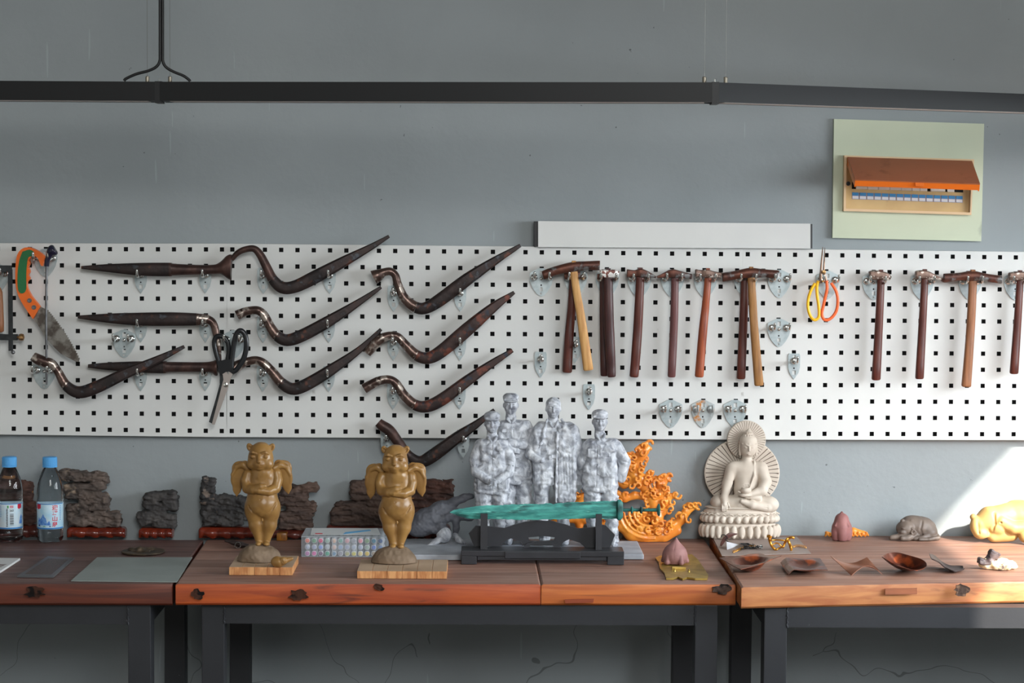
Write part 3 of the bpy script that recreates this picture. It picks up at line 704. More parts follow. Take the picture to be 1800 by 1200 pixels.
# ------------------------------------------------------------------ distribution box
Z4 = lambda x, y: (1430+x/4.616, 190+y/4.616)
t = thing('distribution_box', PY(1600, 420, -0.01), 'cream electrical distribution box with lifted orange cover on a pale green board', 'fuse box')
M['pale_green'] = pmat('pale_green_board', srgb(196, 203, 178), srgb(188, 195, 172), scale=4, rough=0.6, spot=srgb(150, 156, 138), sscale=9, sth=0.66, swid=0.08)
M['cream'] = pmat('cream_plastic', srgb(216, 186, 148), srgb(208, 176, 136), scale=6, rough=0.45)
M['yellowed'] = pmat('yellowed_plastic', srgb(205, 172, 118), srgb(186, 152, 100), scale=9, rough=0.45, spot=srgb(130, 100, 62), sscale=16, sth=0.62, swid=0.1)
q = [(1466, 209), (1730, 217.5), (1725, 424), (1463.5, 418)]
# the board carries a cut-out for the box
def ringbox(outer, inner, y0, y1):
    a = [PY(x, y, y0) for x, y in outer]; b = [PY(x, y, y0) for x, y in inner]; mb = MB()
    A = [Vector((p.x, y1, p.z)) for p in a]; B = [Vector((p.x, y1, p.z)) for p in b]
    f = []
    for k in range(4):
        l = (k+1) % 4
        f += [(k, l, 4+l, 4+k), (8+k, 12+k, 12+l, 8+l), (k, 8+k, 8+l, l), (4+k, 4+l, 12+l, 12+k)]
    return mb.add(a+b+A+B, f)
fr_o = [Z4(250, 383), Z4(1303, 415), Z4(1281, 868), Z4(244, 835)]
fr_i = [Z4(268, 402), Z4(1286, 436), Z4(1270, 846), Z4(262, 815)]
ringbox(q, [Z4(256, 389), Z4(1297, 421), Z4(1276, 862), Z4(250, 829)], -0.014, -0.001).build('backing_board', M['pale_green'], t, smooth=0)
fr = ringbox(fr_o, fr_i, -0.030, -0.0142).build('box_frame', M['cream'], t, smooth=0)
pxbox(MB(), fr_i, -0.0145, -0.003).build('inner_panel', M['yellowed'], fr, smooth=0)
pxbox(MB(), [Z4(312, 600), Z4(1216, 628), Z4(1214, 684), Z4(312, 655)], -0.0155, -0.0145).build('breaker_slot', M['gap_shade'], fr, smooth=0)
wp = pmat('breaker_plastic', srgb(222, 208, 196), rough=0.5)
xs = [345, 440, 527, 620, 714, 800, 866, 925, 0, 950, 1072, 0, 1085, 1145]
for a, b in zip(xs, xs[1:]):
    if a and b: 
        y = 612+(a-345)*0.031
        pxbox(MB(), [Z4(a+2, y), Z4(b-2, y+2), Z4(b-2, y+46), Z4(a+2, y+44)], -0.021, -0.0155).build('breaker', wp, t, smooth=0)
blue = pmat('label_blue', srgb(52, 128, 178), rough=0.5); lw = pmat('label_paper', srgb(218, 214, 214), rough=0.6); pink = pmat('label_border', srgb(120, 128, 170), rough=0.6)
for i in range(15):
    x = 313+i*60.2; y = 682+i*2.05
    lb = pxbox(MB(), [Z4(x, y), Z4(x+55, y+2), Z4(x+55, y+57), Z4(x, y+55)], -0.0155, -0.0147).build('label', pink, t, smooth=0)
    pxbox(MB(), [Z4(x+2, y+2), Z4(x+53, y+4), Z4(x+53, y+27), Z4(x+2, y+25)], -0.0159, -0.0155).build('header', blue, lb, smooth=0)
    pxbox(MB(), [Z4(x+3, y+29), Z4(x+52, y+31), Z4(x+52, y+54), Z4(x+3, y+52)], -0.0159, -0.0155).build('field', lw, lb, smooth=0)
MB().lathe(PY(*Z4(282, 612), -0.0148), [(0.0052, 0), (0.005, 0.002), (0.002, 0.0022), (0.001, 0.001)], 14, M=YM).build('screw', M['dark_steel'], t, smooth=30)
cov = pmat('orange_cover', srgb(176, 100, 66), srgb(164, 92, 60), scale=5, rough=0.4, alpha=0.80, spot=srgb(150, 82, 50), sscale=22, sth=0.60, swid=0.1, trans=0.0)
A = PY(*Z4(275, 405), -0.032); B = PY(*Z4(1285, 437), -0.032); C_ = PY(*Z4(1350, 622), -0.135); D = PY(*Z4(336, 588), -0.135)
nrm = (B-A).cross(D-A).normalized()*0.003
if nrm.y > 0: nrm = -nrm
mb = MB().add([A, B, C_, D, A+nrm, B+nrm, C_+nrm, D+nrm], [(0, 1, 2, 3), (7, 6, 5, 4), (0, 4, 5, 1), (1, 5, 6, 2), (2, 6, 7, 3), (3, 7, 4, 0)])
cv = mb.build('cover', cov, t, smooth=0)
edge = pmat('orange_edge', srgb(228, 112, 32), rough=0.25, alpha=0.92)
dn = Vector((0, 0.003, -0.010))
def beam(a, b, u, v):
    return MB().add([a, b, b+u, a+u, a+v, b+v, b+u+v, a+u+v], [(0, 1, 2, 3), (7, 6, 5, 4), (0, 4, 5, 1), (1, 5, 6, 2), (2, 6, 7, 3), (3, 7, 4, 0)])
beam(D, C_, dn, nrm*-0.9).build('lip', edge, cv, smooth=0)
beam(A, D, Vector((0.003, 0, -0.001)), Vector((0.0, 0.006, -0.014))).build('side_rib', edge, cv, smooth=0)
beam(B-Vector((0.003, 0, 0)), C_-Vector((0.003, 0, 0)), Vector((0.003, 0, -0.001)), Vector((0.0, 0.006, -0.014))).build('side_rib', edge, cv, smooth=0)
mid = D.lerp(C_, 0.48); beam(mid, mid+(C_-D).normalized()*0.020, Vector((0, -0.002, -0.008)), Vector((0, -0.004, 0))).build('catch', edge, cv, smooth=0)

# ------------------------------------------------------------------ suspended linear lamp
DL = 4.40                                     # distance of the left joint from the camera plane
def PD(px, py, depth): return CAM + ray(px, py)*depth
j0 = PD(278, 143.5, DL)
zt = j0.z
def at_height(px, py, z):
    r = ray(px, py); return CAM + r*((z-CAM.z)/r.z)
j1 = at_height(1258, 144.5, zt)
pl = j0+(j0-j1)*0; pl = at_height(-330, 140.0, zt)
pr = at_height(1990, 172.0, zt)
print('lamp joints', j0[:], j1[:], pl[:], pr[:])
t = thing('pendant_lamp', (j0+j1)/2, 'long black linear pendant lamp of angled segments hanging before the upper wall', 'lamp')
HB = 0.0395; WB = 0.048
def seg(a, b, ga, gb):
    d = (b-a).normalized(); n = Vector((-d.y, d.x, 0)).normalized(); a = a+d*ga; b = b-d*gb
    up = Vector((0, 0, 1))
    if n.y > 0: n = -n                       # towards the camera
    mb = MB()
    def bx(a, b, o, h, w_):
        a = a+o; b = b+o
        return beam(a, b, -up*h, -n*w_)
    lb = bx(a, b, Vector((0, 0, 0)), HB, WB)
    # slot: two lips hang below, the diffuser between them
    lb3 = bx(a, b, -up*HB-n*(WB-0.0025), 0.0012, 0.0025)
    lb.add(lb3.v, lb3.f)
    lb.build('lamp_bar', M['lamp_black'], t, smooth=0)
    bx(a+d*0.02, b-d*0.02, -up*(HB-0.0001)-n*0.003, 0.0008, WB-0.008).build('diffuser', M['lamp_slot'], t, smooth=0)
seg(pl, j0, 0, 0.003); seg(j0, j1, 0.003, 0.003); seg(j1, pr, 0.003, 0)
for j in (j0, j1):
    MB().box(j+Vector((-0.007, -0.0, -HB-0.004)), j+Vector((0.007, WB-0.004, 0.001))).build('joint', M['lamp_black'], t, smooth=0)
    MB().lathe(j+Vector((0, 0.012, 0.001)), [(0.002, 0), (0.002, 0.006)], 8).build('joint_screw', M['chrome'], t, smooth=40)
gm = pmat('nickel_grip', srgb(150, 142, 128), rough=0.3, metal=0.7)
wm_ = pmat('steel_wire', srgb(120, 122, 120), rough=0.4, metal=0.6)
for px, dp, a, b in ((257, j0.y, 133, 143), (297, j0.y, 134, 144), (1239.5, j1.y, 134.5, 144.5), (1277, j1.y, 134.5, 145)):
    P0 = PY(px, b, dp); P0 = Vector((P0.x, dp+0.015, zt)); h = 0.012
    MB().lathe(P0, [(0.0040, 0), (0.0042, h*0.9), (0.003, h)], 12).build('cable_grip', gm, t, smooth=40)
    MB().tube([P0+Vector((0, 0, h)), Vector((P0.x, P0.y, 3.9))], 0.00055, 6, up=(0, -1, 0)).build('steel_cable', wm_, t)
def cabl(pts, r): return MB().tube([PY(x, y, j0.y+0.014) for x, y in spline(pts, 6)], r, 8)
a0 = PY(281, 0, j0.y+0.014); a1 = PY(285, 0, j0.y+0.014)
mb = MB()
mb.tube([Vector((a0.x, a0.y, 3.9))]+[PY(x, y, j0.y+0.014) for x, y in spline([(281.4, 0), (281.4, 90), (280.8, 107), (275, 117), (262, 124), (240, 130), (222, 138), (218, 142)], 6)], 0.0031, 8)
mb.build('power_cord', M['cord'], t, smooth=60)
MB().tube([Vector((a1.x, a1.y, 3.9))]+[PY(x, y, j0.y+0.014) for x, y in spline([(286, 0), (286, 90), (286.6, 108), (292, 118), (305, 126), (322, 133), (332, 140), (334, 143)], 6)], 0.0031, 8).build('power_cord', M['cord'], t, smooth=60)

# ------------------------------------------------------------------ work tables
M['top_wood'] = None
def plankm(name, top1, top2, spot):
    return pmat(name, srgb(*top1), srgb(*top2), scale=3.2, rough=0.42, r2=0.55, stretch=(1.0, 13, 13), detail=7, dist=1.2, bump=0.18, bscale=12, spot=srgb(*spot), sscale=3.6, sth=0.60, swid=0.14, contrast=(0.36, 0.64), bdist=0.001)
TOPM = {'l': plankm('dusty_dark_plank', (104, 78, 72), (86, 62, 58), (66, 50, 48)),
        'c': plankm('dusty_brown_plank', (146, 112, 98), (122, 88, 76), (92, 66, 58)),
        'r': plankm('dusty_light_plank', (150, 112, 94), (122, 88, 74), (92, 66, 58))}
EDGM = {'l': plankm('dark_varnished_edge', (104, 46, 26), (74, 32, 20), (40, 23, 18)),
        'c': plankm('orange_varnished_edge', (178, 80, 28), (146, 56, 20), (62, 28, 18)),
        'c2': plankm('amber_varnished_edge', (188, 102, 38), (158, 76, 27), (104, 52, 24)),
        'r': plankm('pale_varnished_edge', (176, 116, 68), (148, 84, 44), (110, 60, 34))}
knotm = pmat('dark_knot', srgb(70, 44, 34), srgb(24, 19, 18), scale=55, contrast=(0.45, 0.55), rough=0.9, bump=0.8, bscale=80, spec=0.2)
knot2 = pmat('grey_knot', srgb(124, 92, 70), srgb(66, 46, 36), scale=60, contrast=(0.45, 0.55), rough=0.7, bump=0.8, bscale=80)
def table(kind, z, FL, FR, BL, BR, rows, legs, label, cut=None):
    fl, fr_, bl, br = [PZ(x, y, z) for x, y in (FL, FR, BL, BR)]
    for p in (bl, br): 
        if p.y > -0.004: p.y = -0.004
    t = thing('workbench', Vector(((fl.x+fr_.x)/2, (fl.y+bl.y)/2, 0)), label, 'table', 'wooden workbenches on black frames')
    TH = 0.045
    def pt(u, v, dz=0): 
        p = (fl*(1-u)+fr_*u)*(1-v)+(bl*(1-u)+br*u)*v; return Vector((p.x, p.y, z+dz))
    vs_ = [0]
    for r_ in rows: vs_.append(vs_[-1]+r_)
    tot = vs_[-1]; rs = random.Random(5)
    for i in range(len(rows)):
        v0, v1 = vs_[i]/tot, vs_[i+1]/tot
        if cut: c = [0, cut[i % len(cut)], 1]
        else: c = [0, 1]
        for j in range(len(c)-1):
            u0, u1 = c[j], c[j+1]; g = 0.0007
            mb = MB(); n = 6; b = 0.004 if i == 0 else 0.0012; dz = -0.0004*rs.random()
            # cross-section of the plank: front edge rounded (dropping to the varnished face), swept along the length
            L = (fl-bl).length
            def ring(u):
                f = lambda v, d: pt(u, v, d+dz)
                e = b/L
                return [f(v0+0.0006+0, -TH+b), f(v0+0.0006, -b*1.4), f(v0+0.0006+e*0.4, -b*0.35), f(v0+0.0006+e*1.3, 0), f(v1-0.0006-0.001, 0), f(v1-0.0006, -0.001), f(v1-0.0006, -TH), f(v0+0.0006+e, -TH)]
            sts = [u0+0.0006, *np.linspace(u0+0.004, u1-0.004, n), u1-0.0006]
            R = []
            for k, u in enumerate(sts):
                rr = ring(u); 
                if k in (0, len(sts)-1): rr = [Vector((p.x, p.y, p.z-0.0025 if q in (2, 3, 4, 5) else p.z)) for q, p in enumerate(rr)]
                R += rr
            F_ = []; mi = []
            for k in range(len(sts)-1):
                for q in range(8):
                    F_.append((k*8+q, (k+1)*8+q, (k+1)*8+(q+1) % 8, k*8+(q+1) % 8)); mi.append(1 if q in (0, 1, 7) else 0)
            F_.append(tuple(range(7, -1, -1))); F_.append(tuple((len(sts)-1)*8+q for q in range(8))); mi += [1, 1]
            mb.v = R; mb.f = F_; mb.m = mi
            ek = kind if not (kind == 'c' and j == 1) else 'c2'
            o = mb.build('plank', None, t, smooth=30, mats=[TOPM[kind], EDGM[ek]])
    # steel frame
    def post(x0, x1, yy0, yy1, nm):
        MB().box((x0, yy0, 0), (x1, yy1, z-TH-0.0005), 0.0015).build(nm, M['black_metal'], t, smooth=0)
    fy = fl.y+0.028; by = -0.075; S_ = 0.047
    xs_ = []
    for lx in legs:
        a = PY(lx, 1120, fy).x; xs_.append(a)
        post(a, a+S_, fy, fy+S_, 'leg'); post(a, a+S_, by-S_, by, 'leg')
        MB().box((a+0.002, fy+S_, z-TH-0.045), (a+S_-0.002, by-S_, z-TH-0.0006)).build('side_rail', M['black_metal'], t, smooth=0)
        # weld bead at the joint of leg and apron
    lo, hi = min(xs_)+S_ if len(xs_) > 1 else None, max(xs_) if len(xs_) > 1 else None
    if len(xs_) == 1:
        if kind == 'l': lo, hi = fl.x+0.05, xs_[0]
        else: lo, hi = xs_[0]+S_, fr_.x-0.05
    MB().box((lo, fy+0.001, z-TH-0.0435), (hi, fy+S_-0.001, z-TH-0.0007)).build('apron', M['black_metal'], t, smooth=0)
    MB().box((lo, by-S_+0.001, z-TH-0.0435), (hi, by-0.001, z-TH-0.0007)).build('apron', M['black_metal'], t, smooth=0)
    for x in [v for v in (lo, hi) if v is not None]:
        if abs(x) > 1.25: continue
        pts = [(x+0.0012*math.sin(k*2.3), fy, z-TH-0.001-k*0.0036) for k in range(13)]
        MB().tube(pts, [0.0016+0.0008*(k % 2) for k in range(13)], 6).build('weld_bead', M['black_metal'], t, smooth=60)
    return t, pt
tl, _ = table('l', TZ, (-420, 1024), (303, 1025.5), (-330, 948), (358, 948.5), [1, 1.1, 0.9, 1.1], [225], 'left wooden workbench with dark edge and the water bottles on it')
tc_, _ = table('c', TZ, (308, 1025), (1294, 1026), (362, 948.5), (1238, 946), [1, 1.2, 0.9, 1.1], [354.5, 1221.5], 'middle wooden workbench with orange edge and the cat statues on it', cut=[0.65, 0.65, 0.38, 0.5])
TZR = 0.79
tr, _ = table('r', TZR, (1303, 1031), (2200, 1013), (1247, 940), (2090, 940), [1, 1, 1.1, 1.0], [1343], 'right wooden workbench with pale sunlit edge and copper bowls on it')
# knots, plugs and patches in the front edges
def lumpy(t, px, py, rx, ry, mat, nm, z, seed=0, depth=0.004):
    rs = random.Random(seed); yf = PZ(px, 1027, z).y-0.0005
    c = PY(px, py, yf); k = MPP(yf); L = []
    for i in range(18):
        a = 2*PI*i/18; r = 1+0.55*(rs.random()-0.5)*(0.4+abs(math.cos(a))); L.append((c.x+rx*k*r*math.cos(a), c.z+ry*k*r*math.sin(a)))
    L2 = [((x-c.x)*0.55+c.x, (y-c.z)*0.55+c.z) for x, y in L]
    n = 18; V = [Vector((x, yf+0.003, y)) for x, y in L]+[Vector((x, yf-0.0012, y)) for x, y in L]+[Vector((x, yf-0.0002, y)) for x, y in L2]+[Vector((c.x, yf-0.002, c.z))]
    f = []
    for i in range(n):
        j = (i+1) % n; f += [(i, j, n+j, n+i), (n+i, n+j, 2*n+j, 2*n+i), (2*n+i, 2*n+j, 3*n)]
    finish(nm, V, f, mat, t, smooth=40)
lumpy(tl, 60, 1040, 16, 10, knotm, 'knot', TZ, 1)
lumpy(tc_, 346, 1044, 10, 9, knotm, 'knot', TZ, 2)
lumpy(tc_, 525, 1045, 15, 10, knotm, 'knot', TZ, 3)
lumpy(tc_, 666, 1032, 9, 6, knotm, 'knot', TZ, 4)
lumpy(tc_, 1270, 1036, 15, 9, pmat('charred_patch', srgb(86, 68, 60), srgb(30, 24, 22), scale=45, contrast=(0.45, 0.55), rough=0.6, bump=0.7, spec=0.2), 'charred_patch', TZ, 5)
lumpy(tr, 1691, 1037, 12, 11, knot2, 'knot', TZR, 6)
yf = PZ(1583, 1027, TZR).y
pxbox(MB(), [(1556, 1034.5), (1612, 1033.5), (1612, 1044), (1556, 1045)], yf-0.0012, yf+0.003).build('wood_patch', pmat('patch_wood', srgb(160, 96, 66), srgb(140, 84, 58), scale=20, stretch=(1, 10, 10), rough=0.5), tr, smooth=0)
pxbox(MB(), [(992, 1053.5), (1044, 1052.5), (1043, 1059), (994, 1060)], PZ(1000, 1027, TZ).y-0.0012, PZ(1000, 1027, TZ).y+0.003).build('wood_patch', pmat('patch_red', srgb(138, 62, 34), rough=0.5), tc_, smooth=0)
# ------------------------------------------------------------------ things on the tables
def proj(P):
    v = P-CAM; d = v.dot(fwd); return (900+F*v.dot(rgt)/d, 600-F*v.dot(upv)/d)
def at(px, Y, z):
    """point at depth Y and height z that shows in column px; also its row"""
    X = (px-843)*MPP(Y)
    for _ in range(4):
        q = proj(Vector((X, Y, z))); X += (px-q[0])*MPP(Y)
    P = Vector((X, Y, z)); return P, proj(P)[1]
EPS = 0.0006
def sheet(name, quad, z, th, mat, label, cat, sub=None, group=None):
    a = [PZ(x, y, z+EPS+th) for x, y in quad]; b = [Vector((p.x, p.y, z+EPS)) for p in a]
    o = MB().add(a+b, [(0, 1, 2, 3), (7, 6, 5, 4), (0, 4, 5, 1), (1, 5, 6, 2), (2, 6, 7, 3), (3, 7, 4, 0)]).build(name, mat, smooth=0)
    return tag(o, label, cat, group)

# --- bottles
def text_mesh(s, size):
    cu = bpy.data.curves.new('t', 'FONT'); cu.body = s; cu.size = size; cu.align_x = 'CENTER'; cu.align_y = 'CENTER'; cu.offset = size*0.02
    o = bpy.data.objects.new('t', cu); COL.objects.link(o); dg = bpy.context.evaluated_depsgraph_get(); dg.update()
    me = bpy.data.meshes.new_from_object(o.evaluated_get(dg)); bpy.data.objects.remove(o)
    v = [tuple(x.co[:2]) for x in me.vertices]; f = [tuple(p.vertices) for p in me.polygons]; bpy.data.meshes.remove(me); return v, f
lab_blue = pmat('label_sky_blue', srgb(170, 214, 236), srgb(206, 228, 240), scale=40, rough=0.4)
lab_white = pmat('label_pale', srgb(214, 224, 230), srgb(180, 212, 228), scale=30, rough=0.4)
P_red = pmat('print_red', srgb(206, 36, 60), rough=0.5); P_blue = pmat('print_blue', srgb(34, 120, 190), rough=0.5); P_mt = pmat('print_mountain', srgb(58, 116, 206), srgb(120, 170, 226), scale=200, rough=0.5)
P_blk = pmat('print_black', srgb(50, 54, 62), rough=0.5); P_grn = pmat('print_green', srgb(70, 150, 80), rough=0.5); P_dk = pmat('print_dark_blue', srgb(24, 60, 130), rough=0.5)
clear = pmat('clear_plastic_and_water', srgb(236, 244, 250), rough=0.03, trans=1.0, ior=1.33)
cap_m = pmat('cap_blue', srgb(84, 162, 222), rough=0.4)
def bottle(px, Y, label, layout, lm):
    base, py = at(px, Y, TZ+EPS); k = (base-CAM).dot(fwd)/F
    t = thing('water_bottle', base, label, 'bottle', 'small water bottles with blue caps')
    prof = [(0, 1.5), (10, 1.2), (14, 0), (20, 0.5), (22.4, 4), (22.6, 9), (21.8, 11), (22.5, 13), (22.5, 24), (22.3, 69), (22.9, 72), (22.2, 78), (22.8, 84), (22.4, 92), (21.2, 101), (18.6, 112), (15, 121), (12.2, 127.5), (10.6, 129.5), (10.4, 134)]
    # petal foot: modulate the lowest rings
    mb = MB().lathe(base, [(r*k, z*k) for r, z in prof], 30)
    for i, v in enumerate(mb.v):
        h = (v.z-base.z)/k
        if h < 8:
            a = 2*PI*(i % 30)/30; v.z += k*1.6*max(0, math.cos(a*5))*(h > 0.3 or 1)*(1-h/8)
    mb.build('bottle_body', clear, t, smooth=60)
    R0 = 12.4; n = 72; mb = MB()
    ring = lambda z, a: [(base+Vector(((R0-a+0.35*(q % 2)*(z not in (149,)))*k*math.cos(2*PI*q/n), (R0-a+0.35*(q % 2))*k*math.sin(2*PI*q/n), z*k))) for q in range(n)]
    zs = [(131, 0), (133.5, 0), (134.2, 0.5), (135, 0), (147, 0.1), (148.6, 0.9), (149, 2.2)]
    V = []; 
    for z, a in zs: V += ring(z, a)
    Fc = [(i*n+q, i*n+(q+1) % n, (i+1)*n+(q+1) % n, (i+1)*n+q) for i in range(len(zs)-1) for q in range(n)]+[tuple(range(n))[::-1], tuple((len(zs)-1)*n+q for q in range(n))]
    mb.add(V, Fc).build('cap', cap_m, t, smooth=20)
    RL = 22.9
    L = MB().lathe(base, [(RL*k*0.995, 24*k), (RL*k, 24.3*k), (RL*k, 68.7*k), (RL*k*0.995, 69*k)], 48); L.f = [f for f in L.f if len(f) == 4]
    lab = L.build('label', lm, t, smooth=60)
    def decal(name, verts, faces, mat, lift):
        bm = bmesh.new(); bv = [bm.verts.new((x, 0, z)) for x, z in verts]
        for f in faces:
            try: bm.faces.new([bv[i] for i in f])
            except ValueError: pass
        xs = [v[0] for v in verts]; x = math.floor(min(xs))
        while x < max(xs):
            bmesh.ops.bisect_plane(bm, geom=bm.verts[:]+bm.edges[:]+bm.faces[:], plane_co=(x, 0, 0), plane_no=(1, 0, 0)); x += 1.5
        R = RL+lift; V = []
        for v in bm.verts:
            dx = max(-R+0.02, min(R-0.02, v.co.x)); V.append(base+Vector((dx*k, -math.sqrt(R*R-dx*dx)*k, v.co.z*k)))
        bm.verts.index_update(); Fs = [[v.index for v in f.verts] for f in bm.faces]; bm.free()
        finish(name, V, Fs, mat, lab, smooth=0)
    def rect(x0, x1, z0, z1): return [(x0, z0), (x1, z0), (x1, z1), (x0, z1)], [(0, 1, 2, 3)]
    for it in layout:
        if it[0] == 'r': decal('print', *rect(*it[2:6]), it[1], 0.12)
        elif it[0] == 'p':
            pts = it[2]; tr = geometry.tessellate_polygon([[Vector((a, b, 0)) for a, b in pts]]); decal('print', pts, [tuple(q) for q in tr], it[1], 0.18)
        elif it[0] == 't':
            v, f = text_mesh(it[2], it[5]); decal('print', [(a*it[6]+it[3], b+it[4]) for a, b in v], f, it[1], 0.25)
    return t
common = [('r', P_blue, -22.8, 22.8, 24.3, 26.6), ('r', P_blue, -22.8, 22.8, 67.4, 68.7)]
lay2 = common+[('p', P_mt, [(-19, 33), (-16, 45), (-14, 41), (-12, 44), (-8, 51), (-5, 45), (-3, 43), (-1, 35), (1, 37), (3, 39), (5, 33), (5, 31), (-18, 31)]),
    ('p', P_dk, [(-18, 29), (-15.5, 32.5), (-13, 29)]), ('p', P_grn, [(-9, 28.5), (-6, 30), (-2, 28.5)]), ('p', P_dk, [(2, 28.5), (4, 30.8), (6.5, 28.5)]),
    ('p', P_red, [(-20.3, 67.4), (-20.3, 60.5), (-17.5, 58.5), (-12.5, 60.5), (-12.5, 67.4)])]
for i, ch in enumerate('迎驾山泉'): lay2.append(('t', P_red, ch, 12.0, 61.5-i*9.8, 9.4, 0.98))
for i in range(9): lay2.append(('r', P_blue, 19.3, 20.3, 63.5-i*3, 65.2-i*3))
lay1 = common+[('r', P_grn, 0.5, 3.2, 61, 65.4), ('r', P_red, 5, 11, 63.6, 65), ('r', P_red, 5, 11, 61.4, 62.6), ('t', P_blk, '260', 8, 56.4, 5, 0.9),
    ('p', P_red, [(17.2, 67.4), (17.2, 60.5), (19, 58.5), (21.6, 60.5), (21.6, 67.4)]), ('p', P_mt, [(19, 33), (20.5, 45), (21.5, 49), (22.3, 45), (22.3, 32)])]
for i, ch in enumerate('迎驾山泉'): lay1.append(('t', P_red, ch, -16.0, 61.5-i*9.8, 9.4, 0.8))
for i in range(14): lay1.append(('r', P_blk, 5.2, 11.2, 31+i*1.45, 31+i*1.45+(0.95 if i % 3 else 0.5)))
for i in range(12): lay1.append(('r', P_blk, -1.2+(i % 2)*0.3, 1.6, 28.5+i*2.7, 30.2+i*2.7))
for i in range(7): lay1.append(('r', P_blue, -11.6, -10.6, 63.5-i*3, 65.2-i*3))
bottle(88.5, -0.075-0.02, 'small clear water bottle, right one of two, red characters beside blue mountains on its label', lay2, lab_blue)
bottle(17.5, -0.075-0.02, 'small clear water bottle, left one of two, its label turned to the barcode', lay1, lab_white)

# --- stones on carved stands
M['stone1'] = pmat('brown_grey_stone', srgb(104, 90, 82), srgb(66, 58, 54), scale=30, rough=0.85, bump=0.9, bscale=90, spot=srgb(140, 122, 104), sscale=26, sth=0.62, swid=0.08)
M['stone2'] = pmat('dark_grey_stone', srgb(78, 74, 72), srgb(46, 45, 46), scale=30, rough=0.85, bump=0.9, bscale=90, spot=srgb(120, 106, 96), sscale=30, sth=0.64, swid=0.06)
M['stone3'] = pmat('striped_brown_stone', srgb(96, 76, 66), srgb(58, 46, 42), scale=14, rough=0.85, bump=0.9, bscale=60, stretch=(1, 1, 4))
M['stone4'] = pmat('reddish_brown_stone', srgb(84, 54, 44), srgb(48, 34, 31), scale=18, rough=0.8, bump=0.9, bscale=60, stretch=(1, 1, 3), spot=srgb(150, 100, 54), sscale=40, sth=0.68, swid=0.04)
M['stand'] = pmat('red_lacquer', srgb(128, 46, 26), srgb(92, 32, 20), scale=20, rough=0.25, coat=0.4)
M['stand_dk'] = pmat('dark_lacquer', srgb(96, 40, 30), srgb(70, 32, 26), scale=20, rough=0.3, coat=0.3)
def stone(cx, Y, label, prims, sb, sm, stm, seed, sz=(13, 5, 13), amp=2.6, py_base=None, stand_label=None):
    """prims: (x, y, hw, hh, rot) blocks in px; sb: stand (x0, x1, ytop, ybottom)"""
    base, py = at(cx, Y, TZ+EPS)
    t = thing('scholar_stone', base, label, 'stone', 'rough stones on lacquered stands')
    x0, x1, yt, yb = sb; off = py-yb      # keep contact on the table top
    s = Sdf(x0-8, x1+8, yt-6, yb, -26, 26, 1.0)
    D = 15
    s.box(((x0+x1)/2, (yt+yb)/2+2, 0), ((x1-x0)/2, (yb-yt)/2+2, D), 7, 0)
    s.ell(((x0+x1)/2, yb-3, D-6), ((x1-x0)/2-6, 7, 8), 4)
    for q in range(4): s.ell((x0+(x1-x0)*(q+0.5)/4, yb+0.5, D+1), ((x1-x0)/12, 5.5, 9), 4, 's'); s.ell((x0+(x1-x0)*(q+1)/4.5, (yt+yb)/2, D), ((x1-x0)/9, 6, 5), 4)
    s.build('stand', stm, base, ((cx), yb, 0), t)
    X0 = min(p[0]-p[2] for p in prims)-10; X1 = max(p[0]+p[2] for p in prims)+10; Y0 = min(p[1]-p[3] for p in prims)-10
    s = Sdf(X0, X1, Y0, yt+4, -26, 26, 1.0)
    for i, p in enumerate(prims):
        d = 13 if len(p) < 6 else p[5]
        s.box((p[0], p[1], random.Random(seed+i).uniform(-2, 2)), (p[2], p[3], d), min(p[2], p[3], 8)*0.7, 3.5, rot=p[4])
    s.noise(amp, sz, seed); s.noise(amp*0.8, (7, 3, 7), seed+1); s.noise(amp*0.35, 3, seed+2)
    s.build('stone', sm, base, (cx, yb, 0), t)
    return t
stone(160, -0.032, 'tall stack-like brown stone on a red stand right of the bottles', [(146, 846, 42, 9, 0.06), (176, 852, 15, 8, 0.1), (150, 864, 36, 7, -0.06), (154, 880, 36, 8, 0.08), (168, 889, 26, 7, 0), (153, 902, 36, 7, 0), (166, 921, 46, 13, 0.03), (180, 915, 18, 8, 0.4)], (119, 222, 935, 953.5), M['stone1'], M['stand'], 3)
stone(30, -0.032, 'reddish brown stone partly hidden behind the two bottles', [(28, 862, 30, 12, 0.25), (22, 885, 36, 14, 0), (36, 908, 28, 20, 0)], (-8, 70, 930, 952), M['stone4'], M['stand_dk'], 13)
stone(276, -0.032, 'smallest dark stone, anvil shaped, alone between tall stone and spurred stone', [(282, 878, 29, 7, -0.06), (300, 890, 13, 14, 0), (272, 896, 20, 12, 0.5), (268, 914, 26, 12, -0.2), (290, 922, 20, 12, 0)], (245, 305, 934, 952), M['stone2'], M['stand'], 23, amp=2.0)
stone(400, -0.032, 'dark grey stone with an upright spur at its left end', [(367, 862, 11, 13, 0.15), (366, 880, 12, 20, 0), (392, 890, 38, 9, 0.05), (398, 908, 44, 14, 0.1), (392, 924, 36, 11, 0), (428, 900, 14, 14, 0)], (350, 452, 937, 957), M['stone2'], M['stand'], 33)
stone(526, -0.030, 'layered brown stone seen between the left cat statue and the marker case', [(528, 868, 32, 8, -0.16), (515, 884, 26, 12, 0), (530, 900, 26, 10, 0), (520, 922, 30, 16, 0)], (478, 566, 939, 954), M['stone3'], M['stand_dk'], 43, sz=(16, 4, 13))
stone(632, -0.028, 'wide striped brown stone behind the right cat statue', [(640, 860, 24, 10, -0.1), (650, 876, 34, 10, 0), (632, 896, 44, 10, -0.1), (630, 916, 48, 14, 0), (664, 900, 18, 20, 0)], (574, 690, 928, 953), M['stone3'], M['stand_dk'], 53, sz=(20, 4, 13))
